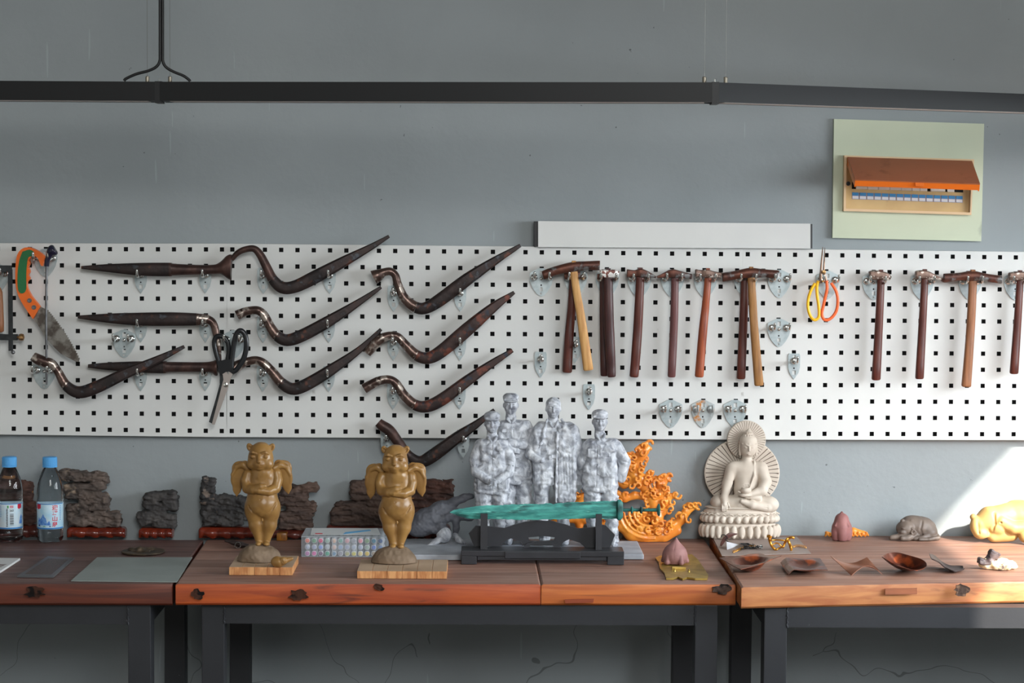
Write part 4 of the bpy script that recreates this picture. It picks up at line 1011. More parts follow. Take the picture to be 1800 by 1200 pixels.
stone(752, -0.028, 'dark red-brown log-like stone between right cat statue and fallen figure', [(764, 862, 32, 12, 0.02), (768, 878, 28, 12, 0), (744, 886, 28, 12, 0.2), (750, 912, 30, 18, 0)], (712, 792, 928, 953), M['stone4'], M['stand_dk'], 63)
o = MB().box(at(486, -0.075, TZ+EPS)[0], at(506, -0.045, TZ+EPS)[0]+Vector((0, 0, 0.018)), 0.002).build('wood_block', pmat('amber_wood', srgb(150, 96, 34), srgb(110, 66, 24), scale=40, rough=0.3, stretch=(4, 4, 1)))
tag(o, 'small amber wooden block on the table right of the left cat statue', 'block')
# dark pouch-like tool with ring
p, py = at(412, -0.17, TZ+EPS)
s = Sdf(392, 440, 945, 968, -12, 12, 0.8); s.chain([(396, 955, 0), (410, 958, 0), (424, 961, 3), (436, 963, 3)], [1.5, 4, 5, 3], 2, dz=1.2)
t = thing('key_pouch', p, 'dark leaf-shaped pouch with a wire ring left of the left cat statue', 'pouch')
s.build('pouch', pmat('dark_leather', srgb(56, 44, 42), rough=0.4), p, (412, 966, 0), t)
MB().tube([p+Vector((0.010+0.0065*math.cos(a), -0.016+0.002*math.sin(a), 0.0072+0.0065*math.sin(a))) for a in np.linspace(0, 2*PI, 25)[:-1]], 0.0005, 6, closed=True).build('ring', M['chrome'], t, smooth=60)
# medallion
p = PZ(252, 971, TZ+EPS); k = (p-CAM).dot(fwd)/F
t = thing('medallion', p, 'round dark bronze relief disc lying behind the grey sheet', 'medallion')
bz = pmat('dark_bronze', srgb(96, 80, 62), srgb(60, 52, 44), scale=60, rough=0.45, metal=0.4, bump=0.4)
MB().lathe(p, [(36*k, 0), (38*k, 0.002), (38*k, 0.004), (36*k, 0.005), (33*k, 0.0045), (0.0001, 0.0045)], 40).build('disc', bz, t, smooth=40)
s = Sdf(216, 288, 955, 972, -32, 32, 1.0); s.ell((248, 974, 0), (22, 7, 20), 0); s.ell((246, 968, 4), (7, 5, 10), 3); s.ell((262, 971, -6), (9, 4, 9), 3); s.ell((232, 971, -6), (9, 4, 9), 3); s.noise(1.6, 7, 3)
s.build('relief', bz, p, (252, 975.0, 0), t)
# sheets
sheet('metal_sheet', [(171, 979), (338, 979), (311, 1022), (125, 1020)], TZ, 0.0016, pmat('pale_grey_sheet', srgb(150, 158, 154), srgb(138, 146, 142), scale=10, rough=0.45, metal=0.2), 'large pale grey sheet lying flat at the left bench front', 'sheet')
t = thing('etched_plate', PZ(80, 995, TZ), 'small dark etched plate left of the pale grey sheet', 'plate')
def sheetp(nm, quad, z, th, mat, parent):
    a = [PZ(x, y, z+th) for x, y in quad]; b = [Vector((p.x, p.y, z)) for p in a]
    return MB().add(a+b, [(0, 1, 2, 3), (7, 6, 5, 4), (0, 4, 5, 1), (1, 5, 6, 2), (2, 6, 7, 3), (3, 7, 4, 0)]).build(nm, mat, parent, smooth=0)
sheetp('plate', [(84, 977), (131, 980), (94, 1013), (30, 1012)], TZ+EPS, 0.003, pmat('slate_rim', srgb(96, 96, 98), rough=0.4, metal=0.3), t)
sheetp('etched_field', [(85, 981), (120, 983), (90, 1009), (44, 1008)], TZ+EPS+0.003, 0.0004, pmat('etched_pattern', srgb(96, 78, 74), srgb(62, 54, 54), scale=260, rough=0.5, contrast=(0.45, 0.55)), t)
t = thing('booklet', PZ(-10, 990, TZ), 'white booklet cut by the left picture edge', 'booklet')
sheetp('pages', [(-70, 979), (35.5, 980.5), (-4, 1006), (-110, 1004)], TZ+EPS, 0.0045, pmat('paper_white', srgb(214, 214, 214), rough=0.6), t)
sheetp('cover_print', [(-50, 990), (12, 991), (-6, 1000), (-60, 999)], TZ+EPS+0.0045, 0.0003, pmat('cover_print', srgb(170, 168, 168), srgb(120, 96, 90), scale=120, rough=0.6), t)

# --- cat statues
M['clay'] = pmat('ochre_clay', srgb(156, 118, 66), srgb(134, 98, 54), scale=24, rough=0.32, bump=0.12, bscale=120, spot=srgb(108, 80, 50), sscale=30, sth=0.66, swid=0.1)
M['mound'] = pmat('dusty_clay', srgb(132, 112, 92), srgb(100, 82, 64), scale=22, rough=0.75, bump=0.5, bscale=90)
M['block'] = pmat('pine_block_top', srgb(186, 160, 134), srgb(168, 142, 116), scale=10, rough=0.7, spot=srgb(120, 104, 88), sscale=8, sth=0.62, swid=0.1)
M['endgrain'] = pmat('pine_end_grain', srgb(214, 158, 104), srgb(180, 118, 70), scale=30, rough=0.6, stretch=(4, 4, 0.7), contrast=(0.4, 0.6))
def cat_statue(ox, oy, bx, by_front, bth, base_y, label, turn=0.0, variant=0):
    z1 = TZ+EPS
    A = PZ(bx[0], by_front, z1); B = PZ(bx[1], by_front, z1); h = bth*MPP(A.y)
    t = thing('cat_statue', (A+B)/2+Vector((0, 0.07, 0)), label, 'statue', 'winged cat clay statues')
    back = A.y+0.150
    m2 = MB(); n = 6 if bx[1]-bx[0] > 130 else 5
    # glued staves of the block: each its own piece
    W = (B.x-A.x)/n
    for i in range(n):
        a = Vector((A.x+i*W+0.0002, A.y+0.0006*(i % 2), z1)); b = Vector((A.x+(i+1)*W-0.0002, back, z1+h))
        mb = MB().box(a, b, 0.0006)
        o = mb.build('stave', None, t, smooth=0, mats=[M['block'], M['endgrain']])
        for p in o.data.polygons:
            if abs(p.normal.y) > 0.7 or abs(p.normal.x) > 0.7: p.material_index = 1
    anchor = PZ(457+ox, base_y, z1+h)
    def O(p): return (p[0]+ox, p[1]+oy)+tuple(p[2:])
    AX = (457+ox, base_y, 0)
    mw = 38 if variant == 0 else 40
    s = Sdf(410+ox, 505+ox, 945+oy, base_y, -40, 40, 1.0)
    my = base_y
    s.ell((457+ox, my, 0), (mw, my-(954+oy), 30), 2); s.ell((452+ox, my-10, 12), (24, 18, 16), 6); s.ell((470+ox, my-8, 6), (22, 15, 18), 5)
    if variant == 0: s.ell((436+ox, my-10, 8), (15, 14, 16), 5)
    s.noise(2.0, 14, 5+variant); s.noise(0.8, 5, 6+variant)
    s.build('mound', M['mound'] if variant == 0 else M['mound'], anchor, AX, t)
    s = Sdf(424+ox, 498+ox, 770+oy, 962+oy, -30, 44, 0.75)
    e = lambda c, r, k=4, op='u', rot=0: s.ell((c[0]+ox, c[1]+oy, c[2]), r, k, op, rot)
    c = lambda P, r, k=4, op='u', dz=1.0: s.chain([O(p) for p in P], r, k, op, dz)
    e((461, 845, 0), (25, 26, 17)); e((461, 866, 1), (26, 26, 18), 6); e((462, 884, 4), (26.5, 25, 22), 6)
    e((446, 892, 0), (16, 24, 17), 5); e((477, 892, 0), (15.5, 24, 17), 5)
    c([(447, 892, 0), (450, 922, 0), (456, 952, 0)], [16, 12, 6], 5); c([(476, 892, 0), (474, 922, 0), (468, 952, 0)], [15.5, 12, 6], 5)
    e((455, 954, 8), (6, 4, 9), 3); e((469, 954, 8), (6, 4, 9), 3)
    e((461, 828, 2), (19.5, 16, 16), 6)
    # head
    e((458.5, 804, 4), (22.5, 22.5, 20), 5); e((459, 790, 2), (18, 14.5, 16), 5)
    e((446, 813, 11), (11, 9.5, 10), 4); e((471, 813, 11), (11, 9.5, 10), 4)
    e((457.5, 813, 20), (9, 6.5, 7), 4); e((457.5, 819, 17), (7, 4.5, 6), 3)
    c([(457.5, 796, 21), (457.5, 806, 27)], [3.4, 3.0], 3); e((457.5, 807, 28), (3.6, 2.6, 2.4), 1.5)
    for sx in (-1, 1):
        e((457.5+sx*11, 799, 20.5), (4.4, 3.4, 3.6), 0.8); c([(457.5+sx*5, 793, 22), (457.5+sx*11, 791.5, 21), (457.5+sx*16, 794, 18)], [1.8, 2.2, 1.4], 2)
        e((458.5+sx*19, 785, 0), (5.6, 7.6, 4.2), 2.5, rot=sx*0.45); e((458.5+sx*19.5, 785, 4.4), (2.7, 4.6, 3), 1, 's', rot=sx*0.45)
        c([(457.5, 811.5, 28), (457.5+sx*3.5, 815, 26.5), (457.5+sx*7, 815.5, 24)], 0.75, 0.8, 's')
        c([(457.5+sx*14, 806, 21), (457.5+sx*20, 804, 16)], 0.6, 0.8, 's')
    c([(457.5, 808, 31), (457.5, 812, 28.5)], 0.7, 0.6, 's')
    c([(439, 823, 11), (449, 830, 19), (460, 832, 22), (472, 829, 19), (481, 822, 11)], 1.0, 2, 's')
    # arms crossed on the chest
    c([(436, 832, 0), (432.5, 843, 3), (436, 856, 8), (448, 857, 19), (461, 851, 25)], [9, 9.2, 9, 7.6, 6.2], 2.2)
    c([(486, 831, 0), (488, 843, 3), (485, 856, 8), (474, 860, 19), (458, 858, 24)], [9, 9.2, 9, 7.8, 6.2], 1.2)
    e((466, 850, 25), (5.5, 4.5, 4), 1.5); e((453, 858, 25), (5, 4.2, 4), 1.5)
    # creases
    c([(440, 886, 15), (447, 900, 20.5), (457, 907, 22.5), (466, 906, 23), (477, 897, 20), (486, 882, 14)], 1.3, 2.4, 's')
    c([(463, 909, 20), (462.5, 930, 15), (462, 951, 10)], [1.4, 2.0, 1.4], 3, 's')
    e((460, 874, 25.2), (1.4, 1.4, 1.6), 1, 's'); e((463, 910, 20), (2, 3, 2), 1)
    s.noise(0.35, 6, 3+variant)
    s.build('body', M['clay'], anchor, AX, t)
    for sx, pts in ((-1, [(430, 817, -6), (421, 824, -8), (417.5, 844, -9), (415.5, 861, -10), (415, 873, -10)]), (1, [(489, 815, -6), (498, 822, -8), (500.5, 842, -9), (504.5, 857, -10), (506, 868, -10)])):
        s = Sdf(398+ox if sx < 0 else 474+ox, 446+ox if sx < 0 else 520+ox, 800+oy, 880+oy, -20, 8, 0.75)
        c(pts, [8, 13, 12, 6.5, 1.2], 5, dz=0.30)
        # rolled shoulder of the wing
        c([(436 if sx < 0 else 482, 822, -1), (427 if sx < 0 else 492, 816, -3), (416 if sx < 0 else 502, 820, -5), (408 if sx < 0 else 509.5, 834, -7), (408.5 if sx < 0 else 509.5, 848, -8)], [6, 5.5, 4, 2.6, 1.5], 2.5)
        s.build('wing', M['clay'], anchor, AX, t)
    return t, h
ct1, h1 = cat_statue(0, 0, (402.5, 514.5), 1010.5, 14.5, 985, 'ochre winged cat statue with folded arms, left one, snail beside its mound')
ct2, h2 = cat_statue(235.5, 4.5, (627.5, 785.5), 1016.5, 13.5, 988, 'ochre winged cat statue with folded arms, right one, on a wider board', variant=1)
p = PZ(496, 996, TZ+EPS+h1); s = Sdf(470, 520, 970, 998, -16, 14, 0.7)
s.ell((488, 987, 0), (12, 10, 10), 2); s.cap((492, 987, 3), (513, 981, 2), 8, 3, 4); s.ell((499, 984, 8), (6.5, 7, 4), 1.5); s.chain([(494+8*0, 984, 12), (499, 979, 12), (504, 984, 12), (500, 988, 12), (497, 984, 12)], 0.8, 0.6, 's')
o = s.build('snail_figure', M['clay'], p, (496, 996, 0)); tag(o, 'small ochre clay snail lying on the board of the left cat statue', 'figurine')

# --- marker case
fy = PZ(604, 979, TZ+EPS).y; z0 = TZ+EPS; by_ = -0.102
xl, xr = PY(529.5, 960, fy).x, PY(679, 960, fy).x; HH = 35*MPP(fy); dep = 0.125
t = thing('marker_case', Vector(((xl+xr)/2, fy+dep/2, z0)), 'clear plastic case of coloured markers between the two cat statues', 'case')
frost = pmat('frosted_plastic', srgb(206, 214, 222), rough=0.25, alpha=0.14); frost2 = pmat('frosted_plastic_rim', srgb(214, 222, 228), rough=0.25, alpha=0.38)
def wallbox(nm, a, b, mt, bev=0.0006): return MB().box(a, b, bev).build(nm, mt, t, smooth=0)
T_ = 0.0015
wallbox('front_wall', (xl, fy, z0), (xr, fy+T_, z0+HH), frost)
wallbox('bottom', (xl, fy+T_, z0), (xr, fy+dep, z0+T_), frost2)
wallbox('back_wall', (xl, fy+dep-T_, z0+T_), (xr, fy+dep, z0+HH), frost2)
wallbox('side_wall', (xl, fy+T_, z0+T_), (xl+T_, fy+dep-T_, z0+HH), frost); wallbox('side_wall', (xr-T_, fy+T_, z0+T_), (xr, fy+dep-T_, z0+HH), frost)
wallbox('lid', (xl, fy, z0+HH+0.0002), (xr, fy+dep, z0+HH+0.0025), frost2)
for i in (1, 2, 3):
    x = xl+(xr-xl)*[0, 0.185, 0.365, 0.645][i]; wallbox('rib', (x, fy-0.001, z0+0.002), (x+0.0012, fy-0.0001, z0+HH), frost2, 0)
lx0, lx1 = PY(583, 950, fy).x, PY(625, 950, fy).x
wallbox('clasp', (lx0, fy-0.002, z0+0.010), (lx1, fy-0.0011, z0+HH-0.002), frost, 0)
tp = z0+HH+0.0025
PZc = lambda x, y: PZ(x, y, tp+0.0003)
pp = [PZ(548, 928, tp), PZ(664, 928, tp), PZ(669, 940, tp), PZ(546, 940, tp)]
def topquad(nm, q, mt, dz):
    a = [Vector((p.x, max(fy+0.001, min(p.y, fy+dep-0.002)), tp+dz)) for p in q]; b = [Vector((p.x, p.y, tp+0.0001)) for p in a]
    MB().add(a+b, [(0, 1, 2, 3), (7, 6, 5, 4), (0, 4, 5, 1), (1, 5, 6, 2), (2, 6, 7, 3), (3, 7, 4, 0)]).build(nm, mt, t, smooth=0)
topquad('paper_insert', pp, pmat('insert_paper', srgb(206, 208, 208), rough=0.5), 0.0005)
topquad('print', [PZ(x, y, tp) for x, y in ((607, 935.5), (650, 931), (652, 933), (603, 939))], pmat('pen_blue', srgb(84, 160, 206), rough=0.5), 0.0008)
topquad('print', [PZ(x, y, tp) for x, y in ((554, 937.2), (567, 937.2), (567, 938.6), (554, 938.6))], P_red, 0.0008)
cols = [[(240, 128, 104, 'coral'), (110, 170, 130, 'green'), (222, 64, 120, 'crimson'), (160, 190, 178, 'sage'), (246, 190, 150, 'peach'), (48, 160, 130, 'teal green'), (238, 150, 160, 'pink'), (140, 140, 154, 'grey'), (232, 140, 156, 'rose'), (130, 164, 120, 'olive green'), (60, 140, 170, 'teal'), (80, 110, 160, 'navy')],
        [(176, 184, 206, 'pale lilac'), (170, 176, 204, 'lilac'), (130, 156, 220, 'blue'), (184, 194, 204, 'pale grey'), (240, 190, 170, 'apricot'), (150, 180, 226, 'light blue'), (170, 180, 216, 'periwinkle'), (176, 190, 214, 'ice blue'), (166, 176, 200, 'slate'), (160, 180, 170, 'grey green'), (100, 130, 214, 'cobalt'), (150, 176, 220, 'sky blue')],
        [(190, 120, 180, 'magenta'), (228, 110, 180, 'hot pink'), (110, 70, 110, 'plum'), (54, 164, 130, 'emerald'), (110, 150, 180, 'steel blue'), (150, 150, 160, 'ash'), (180, 180, 120, 'moss'), (224, 214, 90, 'yellow'), (214, 196, 130, 'straw'), (220, 190, 60, 'mustard'), (180, 164, 140, 'tan'), (160, 176, 190, 'grey blue')]]
white_p = pmat('marker_white', srgb(226, 228, 232), rough=0.4)
hgt = [HH-0.0078, HH*0.5-0.0005, 0.0075]; rw = ['top', 'middle', 'bottom']; mk = None; pitch = (xr-xl-0.012)/12
cmats = {}
for r_ in range(3):
    for c_ in range(12):
        R_, G_, B_, nm = cols[r_][c_]; loc = Vector((xl+0.006+pitch*(c_+0.5), fy+0.004, z0+hgt[r_]))
        mt = pmat('ink_'+nm.replace(' ', '_'), srgb(R_, G_, B_), rough=0.4)
        lab = f'{nm} marker end, {rw[r_]} row of clear case, column {["one","two","three","four","five","six","seven","eight","nine","ten","eleven","twelve"][c_]} from left'
        if mk is None:
            mk = thing('marker_pen', loc, lab, 'marker', 'markers in the clear case')
            MB().lathe(loc, [(0.0058, 0), (0.0060, 0.001), (0.0060, 0.110), (0.004, 0.111)], 20, M=Matrix.Rotation(-PI/2, 3, 'X')).build('barrel', white_p, mk, smooth=40)
            MB().lathe(loc, [(0.0047, 0.0), (0.0047, 0.001), (0.004, 0.0015), (0.0001, 0.0015)], 20, M=YM).build('cap_end', mt, mk, smooth=40)
            root = mk
        else:
            root = mk.copy(); COL.objects.link(root); root.location = loc; root['label'] = lab
            for ch in list(mk.children):
                d = ch.copy(); COL.objects.link(d); d.parent = root
                if ch.name.startswith('cap_end'):
                    d.data = ch.data.copy(); d.data.materials[0] = mt

# --- fallen figure on its slab
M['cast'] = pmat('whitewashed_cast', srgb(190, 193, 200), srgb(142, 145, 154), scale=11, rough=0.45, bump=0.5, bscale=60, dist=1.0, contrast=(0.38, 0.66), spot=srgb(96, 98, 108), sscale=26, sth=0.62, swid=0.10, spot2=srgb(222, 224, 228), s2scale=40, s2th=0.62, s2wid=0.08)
M['cast_dk'] = pmat('grey_washed_cast', srgb(96, 98, 106), srgb(70, 71, 78), scale=18, rough=0.55, bump=0.4, bscale=60, dist=1.5, contrast=(0.4, 0.62), spot=srgb(140, 142, 150), sscale=20, sth=0.64, swid=0.1, spot2=srgb(84, 58, 54), s2scale=16, s2th=0.62)
def fold_shading(mt, scale=70, stretch=(1, 1, 0.8)):
    # fold shading put into the washed finish: dark valleys, pale ridges; one pattern gives relief and colour
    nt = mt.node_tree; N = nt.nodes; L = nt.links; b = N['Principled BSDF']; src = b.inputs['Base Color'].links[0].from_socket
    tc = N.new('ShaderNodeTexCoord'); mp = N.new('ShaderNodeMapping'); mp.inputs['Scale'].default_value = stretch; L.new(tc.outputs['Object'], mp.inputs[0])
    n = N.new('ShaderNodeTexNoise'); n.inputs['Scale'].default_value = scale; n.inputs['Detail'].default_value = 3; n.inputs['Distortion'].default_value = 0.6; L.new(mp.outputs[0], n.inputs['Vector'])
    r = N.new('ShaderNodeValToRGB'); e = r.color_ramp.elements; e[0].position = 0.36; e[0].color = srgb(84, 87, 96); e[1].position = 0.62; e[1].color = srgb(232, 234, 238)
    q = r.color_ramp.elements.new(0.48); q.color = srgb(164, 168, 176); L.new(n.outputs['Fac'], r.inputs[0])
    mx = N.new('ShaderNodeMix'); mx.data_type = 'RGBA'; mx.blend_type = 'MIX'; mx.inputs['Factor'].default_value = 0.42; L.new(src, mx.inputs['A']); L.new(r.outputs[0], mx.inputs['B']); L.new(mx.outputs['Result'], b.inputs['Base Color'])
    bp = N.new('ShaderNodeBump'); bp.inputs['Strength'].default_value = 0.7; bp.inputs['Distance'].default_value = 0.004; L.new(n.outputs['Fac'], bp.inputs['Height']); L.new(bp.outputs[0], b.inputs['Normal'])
fold_shading(M['cast'])
M['slab'] = pmat('pale_plaster_slab', srgb(176, 180, 186), srgb(150, 154, 162), scale=20, rough=0.7, bump=0.4, bscale=60)
SLH = 0.012
def slabx(x0, x1, yfront, yb_, parent, nm='slab'):
    a = PZ(x0, yfront, TZ+EPS); b = PZ(x1, yfront, TZ+EPS)
    mb = MB().box((a.x, a.y, TZ+EPS), (b.x, yb_, TZ+EPS+SLH), 0.002)
    return mb.build(nm, M['slab'], parent, smooth=0)
t = thing('fallen_figure', PZ(770, 965, TZ+EPS), 'grey cast figure lying on a pale slab behind the sword tip', 'statue')
slabx(706, 838, 984, -0.105, t)
an, py = at(775, -0.165, TZ+EPS+SLH); AX = (775, 963, 0); dy = 0
s = Sdf(716, 850, 868, 966, -30, 34, 0.8)
s.ell((752, 925, 0), (34, 24, 18), 4, rot=-0.35); s.ell((735, 938, 2), (22, 14, 16), 5); s.ell((770, 907, -2), (26, 15, 16), 5, rot=-0.5)
s.chain([(782, 903, -4), (800, 890, -4), (815, 884, -4), (828, 880, -2)], [10, 8, 6.5, 5], 3)
s.chain([(765, 925, 4), (795, 912, 2), (825, 915, 0), (845, 905, -6)], [12, 11, 9, 6], 4)
s.chain([(755, 935, 6), (775, 938, 10), (785, 942, 12)], [11, 10, 8], 3)
s.chain([(800, 918, 2), (802, 935, 4), (800, 948, 6)], [8, 6, 4], 3)
for a in range(7): s.chain([(730+a*9, 905+a % 3*4, 22), (745+a*9, 925+a % 2*6, 22)], 1.6, 2, 's')
s.noise(1.5, (14, 8, 8), 3); s.noise(0.7, 4, 4)
s.build('body', M['cast_dk'], an, AX, t)
s = Sdf(744, 830, 928, 974, -10, 34, 0.8)
s.ell((781, 947, 14), (13.5, 14, 12), 2); s.ell((774, 952, 22), (7, 4, 5), 1.5, 's')
s.chain([(776, 952, 18), (764, 960, 22), (752, 967, 26)], [6, 5.5, 3.5], 2, dz=1.1)
s.chain([(800, 948, 8), (806, 956, 12), (816, 961, 16)], [4.5, 5, 3.5], 2)
s.noise(0.5, 6, 9)
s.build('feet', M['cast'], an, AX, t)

# --- group of four standing men
t = thing('statue_group', PZ(985, 970, TZ+EPS), 'whitewashed statuette of four standing men in uniform behind the sword', 'statue')
slabx(840, 1131, 982, -0.125, t)
an, py = at(960, -0.195, TZ+EPS+SLH); AX = (960, 963, 0)
class Scaled:
    """the same sculpting calls, scaled about one point"""
    def __init__(s, b, c, k): s.b, s.c, s.k = b, c, k
    def p(s, q): return tuple(s.c[i]+(q[i]-s.c[i])*s.k for i in range(3))
    def ell(s, c, r, k=2.0, op='u', rot=0.0): s.b.ell(s.p(c), tuple(x*s.k for x in r), k, op, rot)
    def cap(s, a, b, ra, rb=None, k=2.0, op='u'): s.b.cap(s.p(a), s.p(b), ra*s.k, (ra if rb is None else rb)*s.k, k, op)
    def chain(s, P, R, k=2.0, op='u'): s.b.chain([s.p(q) for q in P], [r*s.k for r in R] if isinstance(R, (list, tuple)) else R*s.k, k, op)
    def box(s, c, h, r=1.0, k=1.0, op='u'): s.b.box(s.p(c), tuple(x*s.k for x in h), r*s.k, k, op)
def mhead(s, x, y, d, cap=True):
    s = Scaled(s, (x, y+14, d), 1.14)
    s.ell((x, y, d), (10.6, 14, 11.5), 0); s.ell((x, y+6, d+2), (8.4, 8.6, 8.6), 4); s.ell((x, y+11.5, d+7.5), (4, 3, 3), 2)
    s.cap((x, y-2, d+11), (x, y+3.4, d+13.2), 1.2, 2.0, 1.5)
    for sx in (-1, 1):
        s.ell((x+sx*10.6, y+1.5, d-1), (1.8, 4, 2.4), 0.8); s.ell((x+sx*4.2, y-1.6, d+11.6), (2.9, 1.7, 2.0), 1.2, 's'); s.ell((x+sx*4.2, y-1.4, d+9.6), (2.2, 1.2, 1.7), 0.4)
        s.ell((x+sx*5.6, y+4, d+8), (3.2, 3, 3), 2); s.chain([(x+sx*2, y-4.6, d+11.4), (x+sx*7, y-4.4, d+9.4)], 0.9, 1)
        s.chain([(x+sx*2.6, y+4, d+12), (x+sx*4.6, y+8, d+10)], 0.4, 0.8, 's')
    s.chain([(x-3.4, y+8, d+11.3), (x, y+7.6, d+12), (x+3.4, y+8, d+11.3)], 0.55, 0.6, 's'); s.chain([(x-2.4, y+9.4, d+10.2), (x+2.4, y+9.4, d+10.2)], 1.0, 1)
    s.cap((x, y+9, d-2), (x, y+22, d-3), 7.4, 8.2, 2)
    if cap:
        s.ell((x, y-11, d-1), (12.6, 7.5, 13.4), 1.0); s.box((x, y-7.4, d-0.5), (11.6, 2.4, 11.8), 2.2, 1.5); s.ell((x, y-6.0, d+9.5), (10.2, 1.7, 6.5), 0.8)
    else:
        s.ell((x, y-6, d-2), (11.6, 11, 12), 1.5); s.chain([(x-10, y-3, d+4), (x-7, y-9, d+8.5), (x, y-11.5, d+9.5), (x+7, y-9, d+8.5), (x+10, y-3, d+4)], 1.2, 1.2)
def collar(s, x, y, d):
    for sx in (-1, 1): s.chain([(x+sx*8, y-3, d+3), (x+sx*6, y+1, d+10), (x+sx*2, y+6, d+12)], [2, 2.4, 1.8], 1.2)
def wr(s, seed): s.noise(2.0, (13, 5.5, 9), seed); s.noise(0.9, (5, 10, 5), seed+1)
def boot(s, x, y, d): s.chain([(x, y-4, d), (x, y, d+12)], [7.5, 5.5], 3, dz=1.0)
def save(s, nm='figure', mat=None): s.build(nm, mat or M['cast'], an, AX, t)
def fingers(s, x, y, d, sx, dyf=1.0):
    for q in range(4): s.chain([(x, y+q*2.3, d), (x+sx*6, y+1+q*2.3, d+1.5), (x+sx*10, y+3+q*2.2, d-0.5)], [1.5, 1.4, 1.1], 0.6)
    s.chain([(x-sx*1, y-2, d), (x+sx*6, y-3.4, d+1)], [1.6, 1.2], 0.6)
# front left man, hands folded low
s = Sdf(822, 906, 716, 966, -20, 46, 0.8); d = 10
s.chain([(846, 786, d-2), (882, 786, d-2)], 11, 2); s.box((864, 806, d), (24, 30, 15), 12, 5); s.box((864, 843, d), (31, 27.5, 17), 12, 8); s.ell((864, 868, d), (33, 6, 18), 4)
s.ell((864, 885, d), (40, 13, 26), 2, 's')
s.chain([(850, 866, d), (849, 905, d), (850, 950, d-1)], [15, 12.5, 9], 2); s.chain([(878, 866, d), (878, 905, d), (877, 950, d-1)], [15, 12.5, 9], 2)
boot(s, 849, 957, d+2); boot(s, 879, 957, d+2)
wr(s, 11)
s.chain([(864, 780, d+15), (864, 868, d+17.6)], 0.7, 1, 's'); s.chain([(865, 860, d+18), (866, 872, d+18)], [0.5, 3], 1, 's')
for sx in (-1, 1): s.box((864+sx*12.5, 790, d+13.6), (6, 4.4, 1.6), 1, 0.8); s.box((864+sx*18, 852, d+15), (8, 9, 2.2), 1.5, 1)
for yb2 in (792, 808, 824): s.ell((865.6, yb2, d+16.5), (1.4, 1.4, 1.4), 0.4)
s.chain([(843, 786, d-2), (833, 812, d+2), (836, 832, d+10), (856, 845, d+21)], [10.5, 9.6, 8.6, 6.4], 1.6)
s.chain([(885, 786, d-2), (897, 812, d+2), (893, 832, d+10), (874, 845, d+21)], [10.5, 9.6, 8.6, 6.4], 1.6)
for q in range(4): s.chain([(828+q, 805+q*8, d+12), (842+q*2, 800+q*9, d+14)], 1.0, 2, 's'); s.chain([(902-q, 805+q*8, d+12), (888-q*2, 800+q*9, d+14)], 1.0, 2, 's')
s.ell((865, 847, d+25), (8, 6, 5), 2); fingers(s, 862, 845, d+29, 1); s.chain([(870, 844, d+29), (862, 848, d+31), (858, 853, d+29)], [2, 1.6, 1.2], 0.6)
mhead(s, 863.3, 749, d); collar(s, 864, 772, d-2)
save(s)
# back left man, arms crossed
s = Sdf(868, 946, 696, 966, -44, 18, 0.8); d = -16
s.chain([(886, 757, d-2), (922, 757, d-2)], 12, 2); s.box((905, 782, d), (26, 34, 14), 12, 5); s.box((908, 826, d), (28, 28, 16), 11, 6); s.ell((908, 853, d), (30, 6, 17), 3)
s.ell((908, 871, d), (40, 13, 26), 2, 's')
s.chain([(893, 852, d), (893, 900, d), (895, 950, d)], [14, 12, 9], 2); s.chain([(920, 852, d), (921, 900, d), (921, 950, d)], [15, 12, 9], 2)
boot(s, 894, 957, d+2); boot(s, 922, 957, d+2)
wr(s, 21)
s.chain([(900, 750, d+13), (905, 853, d+16.5)], 0.7, 1, 's')
s.box((886, 762, d+12.5), (6, 3, 1.6), 1, 0.8); s.box((914, 763, d+12.5), (6, 3, 1.6), 1, 0.8); s.box((922, 832, d+13), (8, 11, 3), 2, 1); s.box((920, 821, d+15), (8.5, 2.6, 2), 1, 0.6)
s.chain([(926, 760, d-2), (932, 776, d+2), (926, 788, d+10), (906, 784, d+18), (893, 780, d+20)], [10.5, 9.6, 8.4, 7, 6], 1.6)
s.chain([(884, 762, d-2), (878, 782, d+6), (892, 790, d+14), (904, 795, d+16)], [9.5, 9, 7, 5], 1.6); fingers(s, 902, 792, d+17, 1)
mhead(s, 896.4, 718.5, d+2); collar(s, 897, 741, d-1)
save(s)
# tall man in open long coat
s = Sdf(918, 1028, 700, 966, -36, 32, 0.8); d = -4
s.chain([(950, 758, d-2), (998, 758, d-2)], 12.5, 2); s.box((968, 786, d), (26, 34, 13), 12, 5); s.box((955, 832, d+1), (19, 26, 15), 8, 4)
s.ell((955, 870, d), (30, 13, 26), 2, 's')
s.chain([(953, 846, d), (951, 896, d), (957, 950, d)], [15, 12.5, 9], 2); s.chain([(984, 850, d-2), (988, 896, d-2), (992, 950, d-2)], [14, 12, 9], 2)
boot(s, 956, 957, d+2); boot(s, 993, 957, d+2)
s.chain([(968, 845, d+16), (966, 890, d+14)], [3, 6], 2, 's')
s.box((957, 806, d+14.5), (20, 3.4, 2), 1, 0.8); s.box((966, 806.5, d+17), (3.4, 4.4, 1.5), 0.6, 0.4); s.box((949, 837, d+14), (11, 12, 2.4), 1.5, 1)
s.box((994, 818, d+2), (18.5, 68, 15), 8, 1.2); s.chain([(977, 762, d+15), (976, 884, d+15)], 2.2, 1.5)
s.box((942, 794, d+2), (7, 40, 13), 6, 1.5)
s.chain([(985, 742, d+6), (997, 757, d+12), (1003, 763, d+12)], [3, 3.4, 2], 1); s.chain([(960, 742, d+6), (955, 757, d+12), (952, 772, d+13), (947, 790, d+14)], [2.6, 3.4, 3.4, 2], 1)
wr(s, 31)
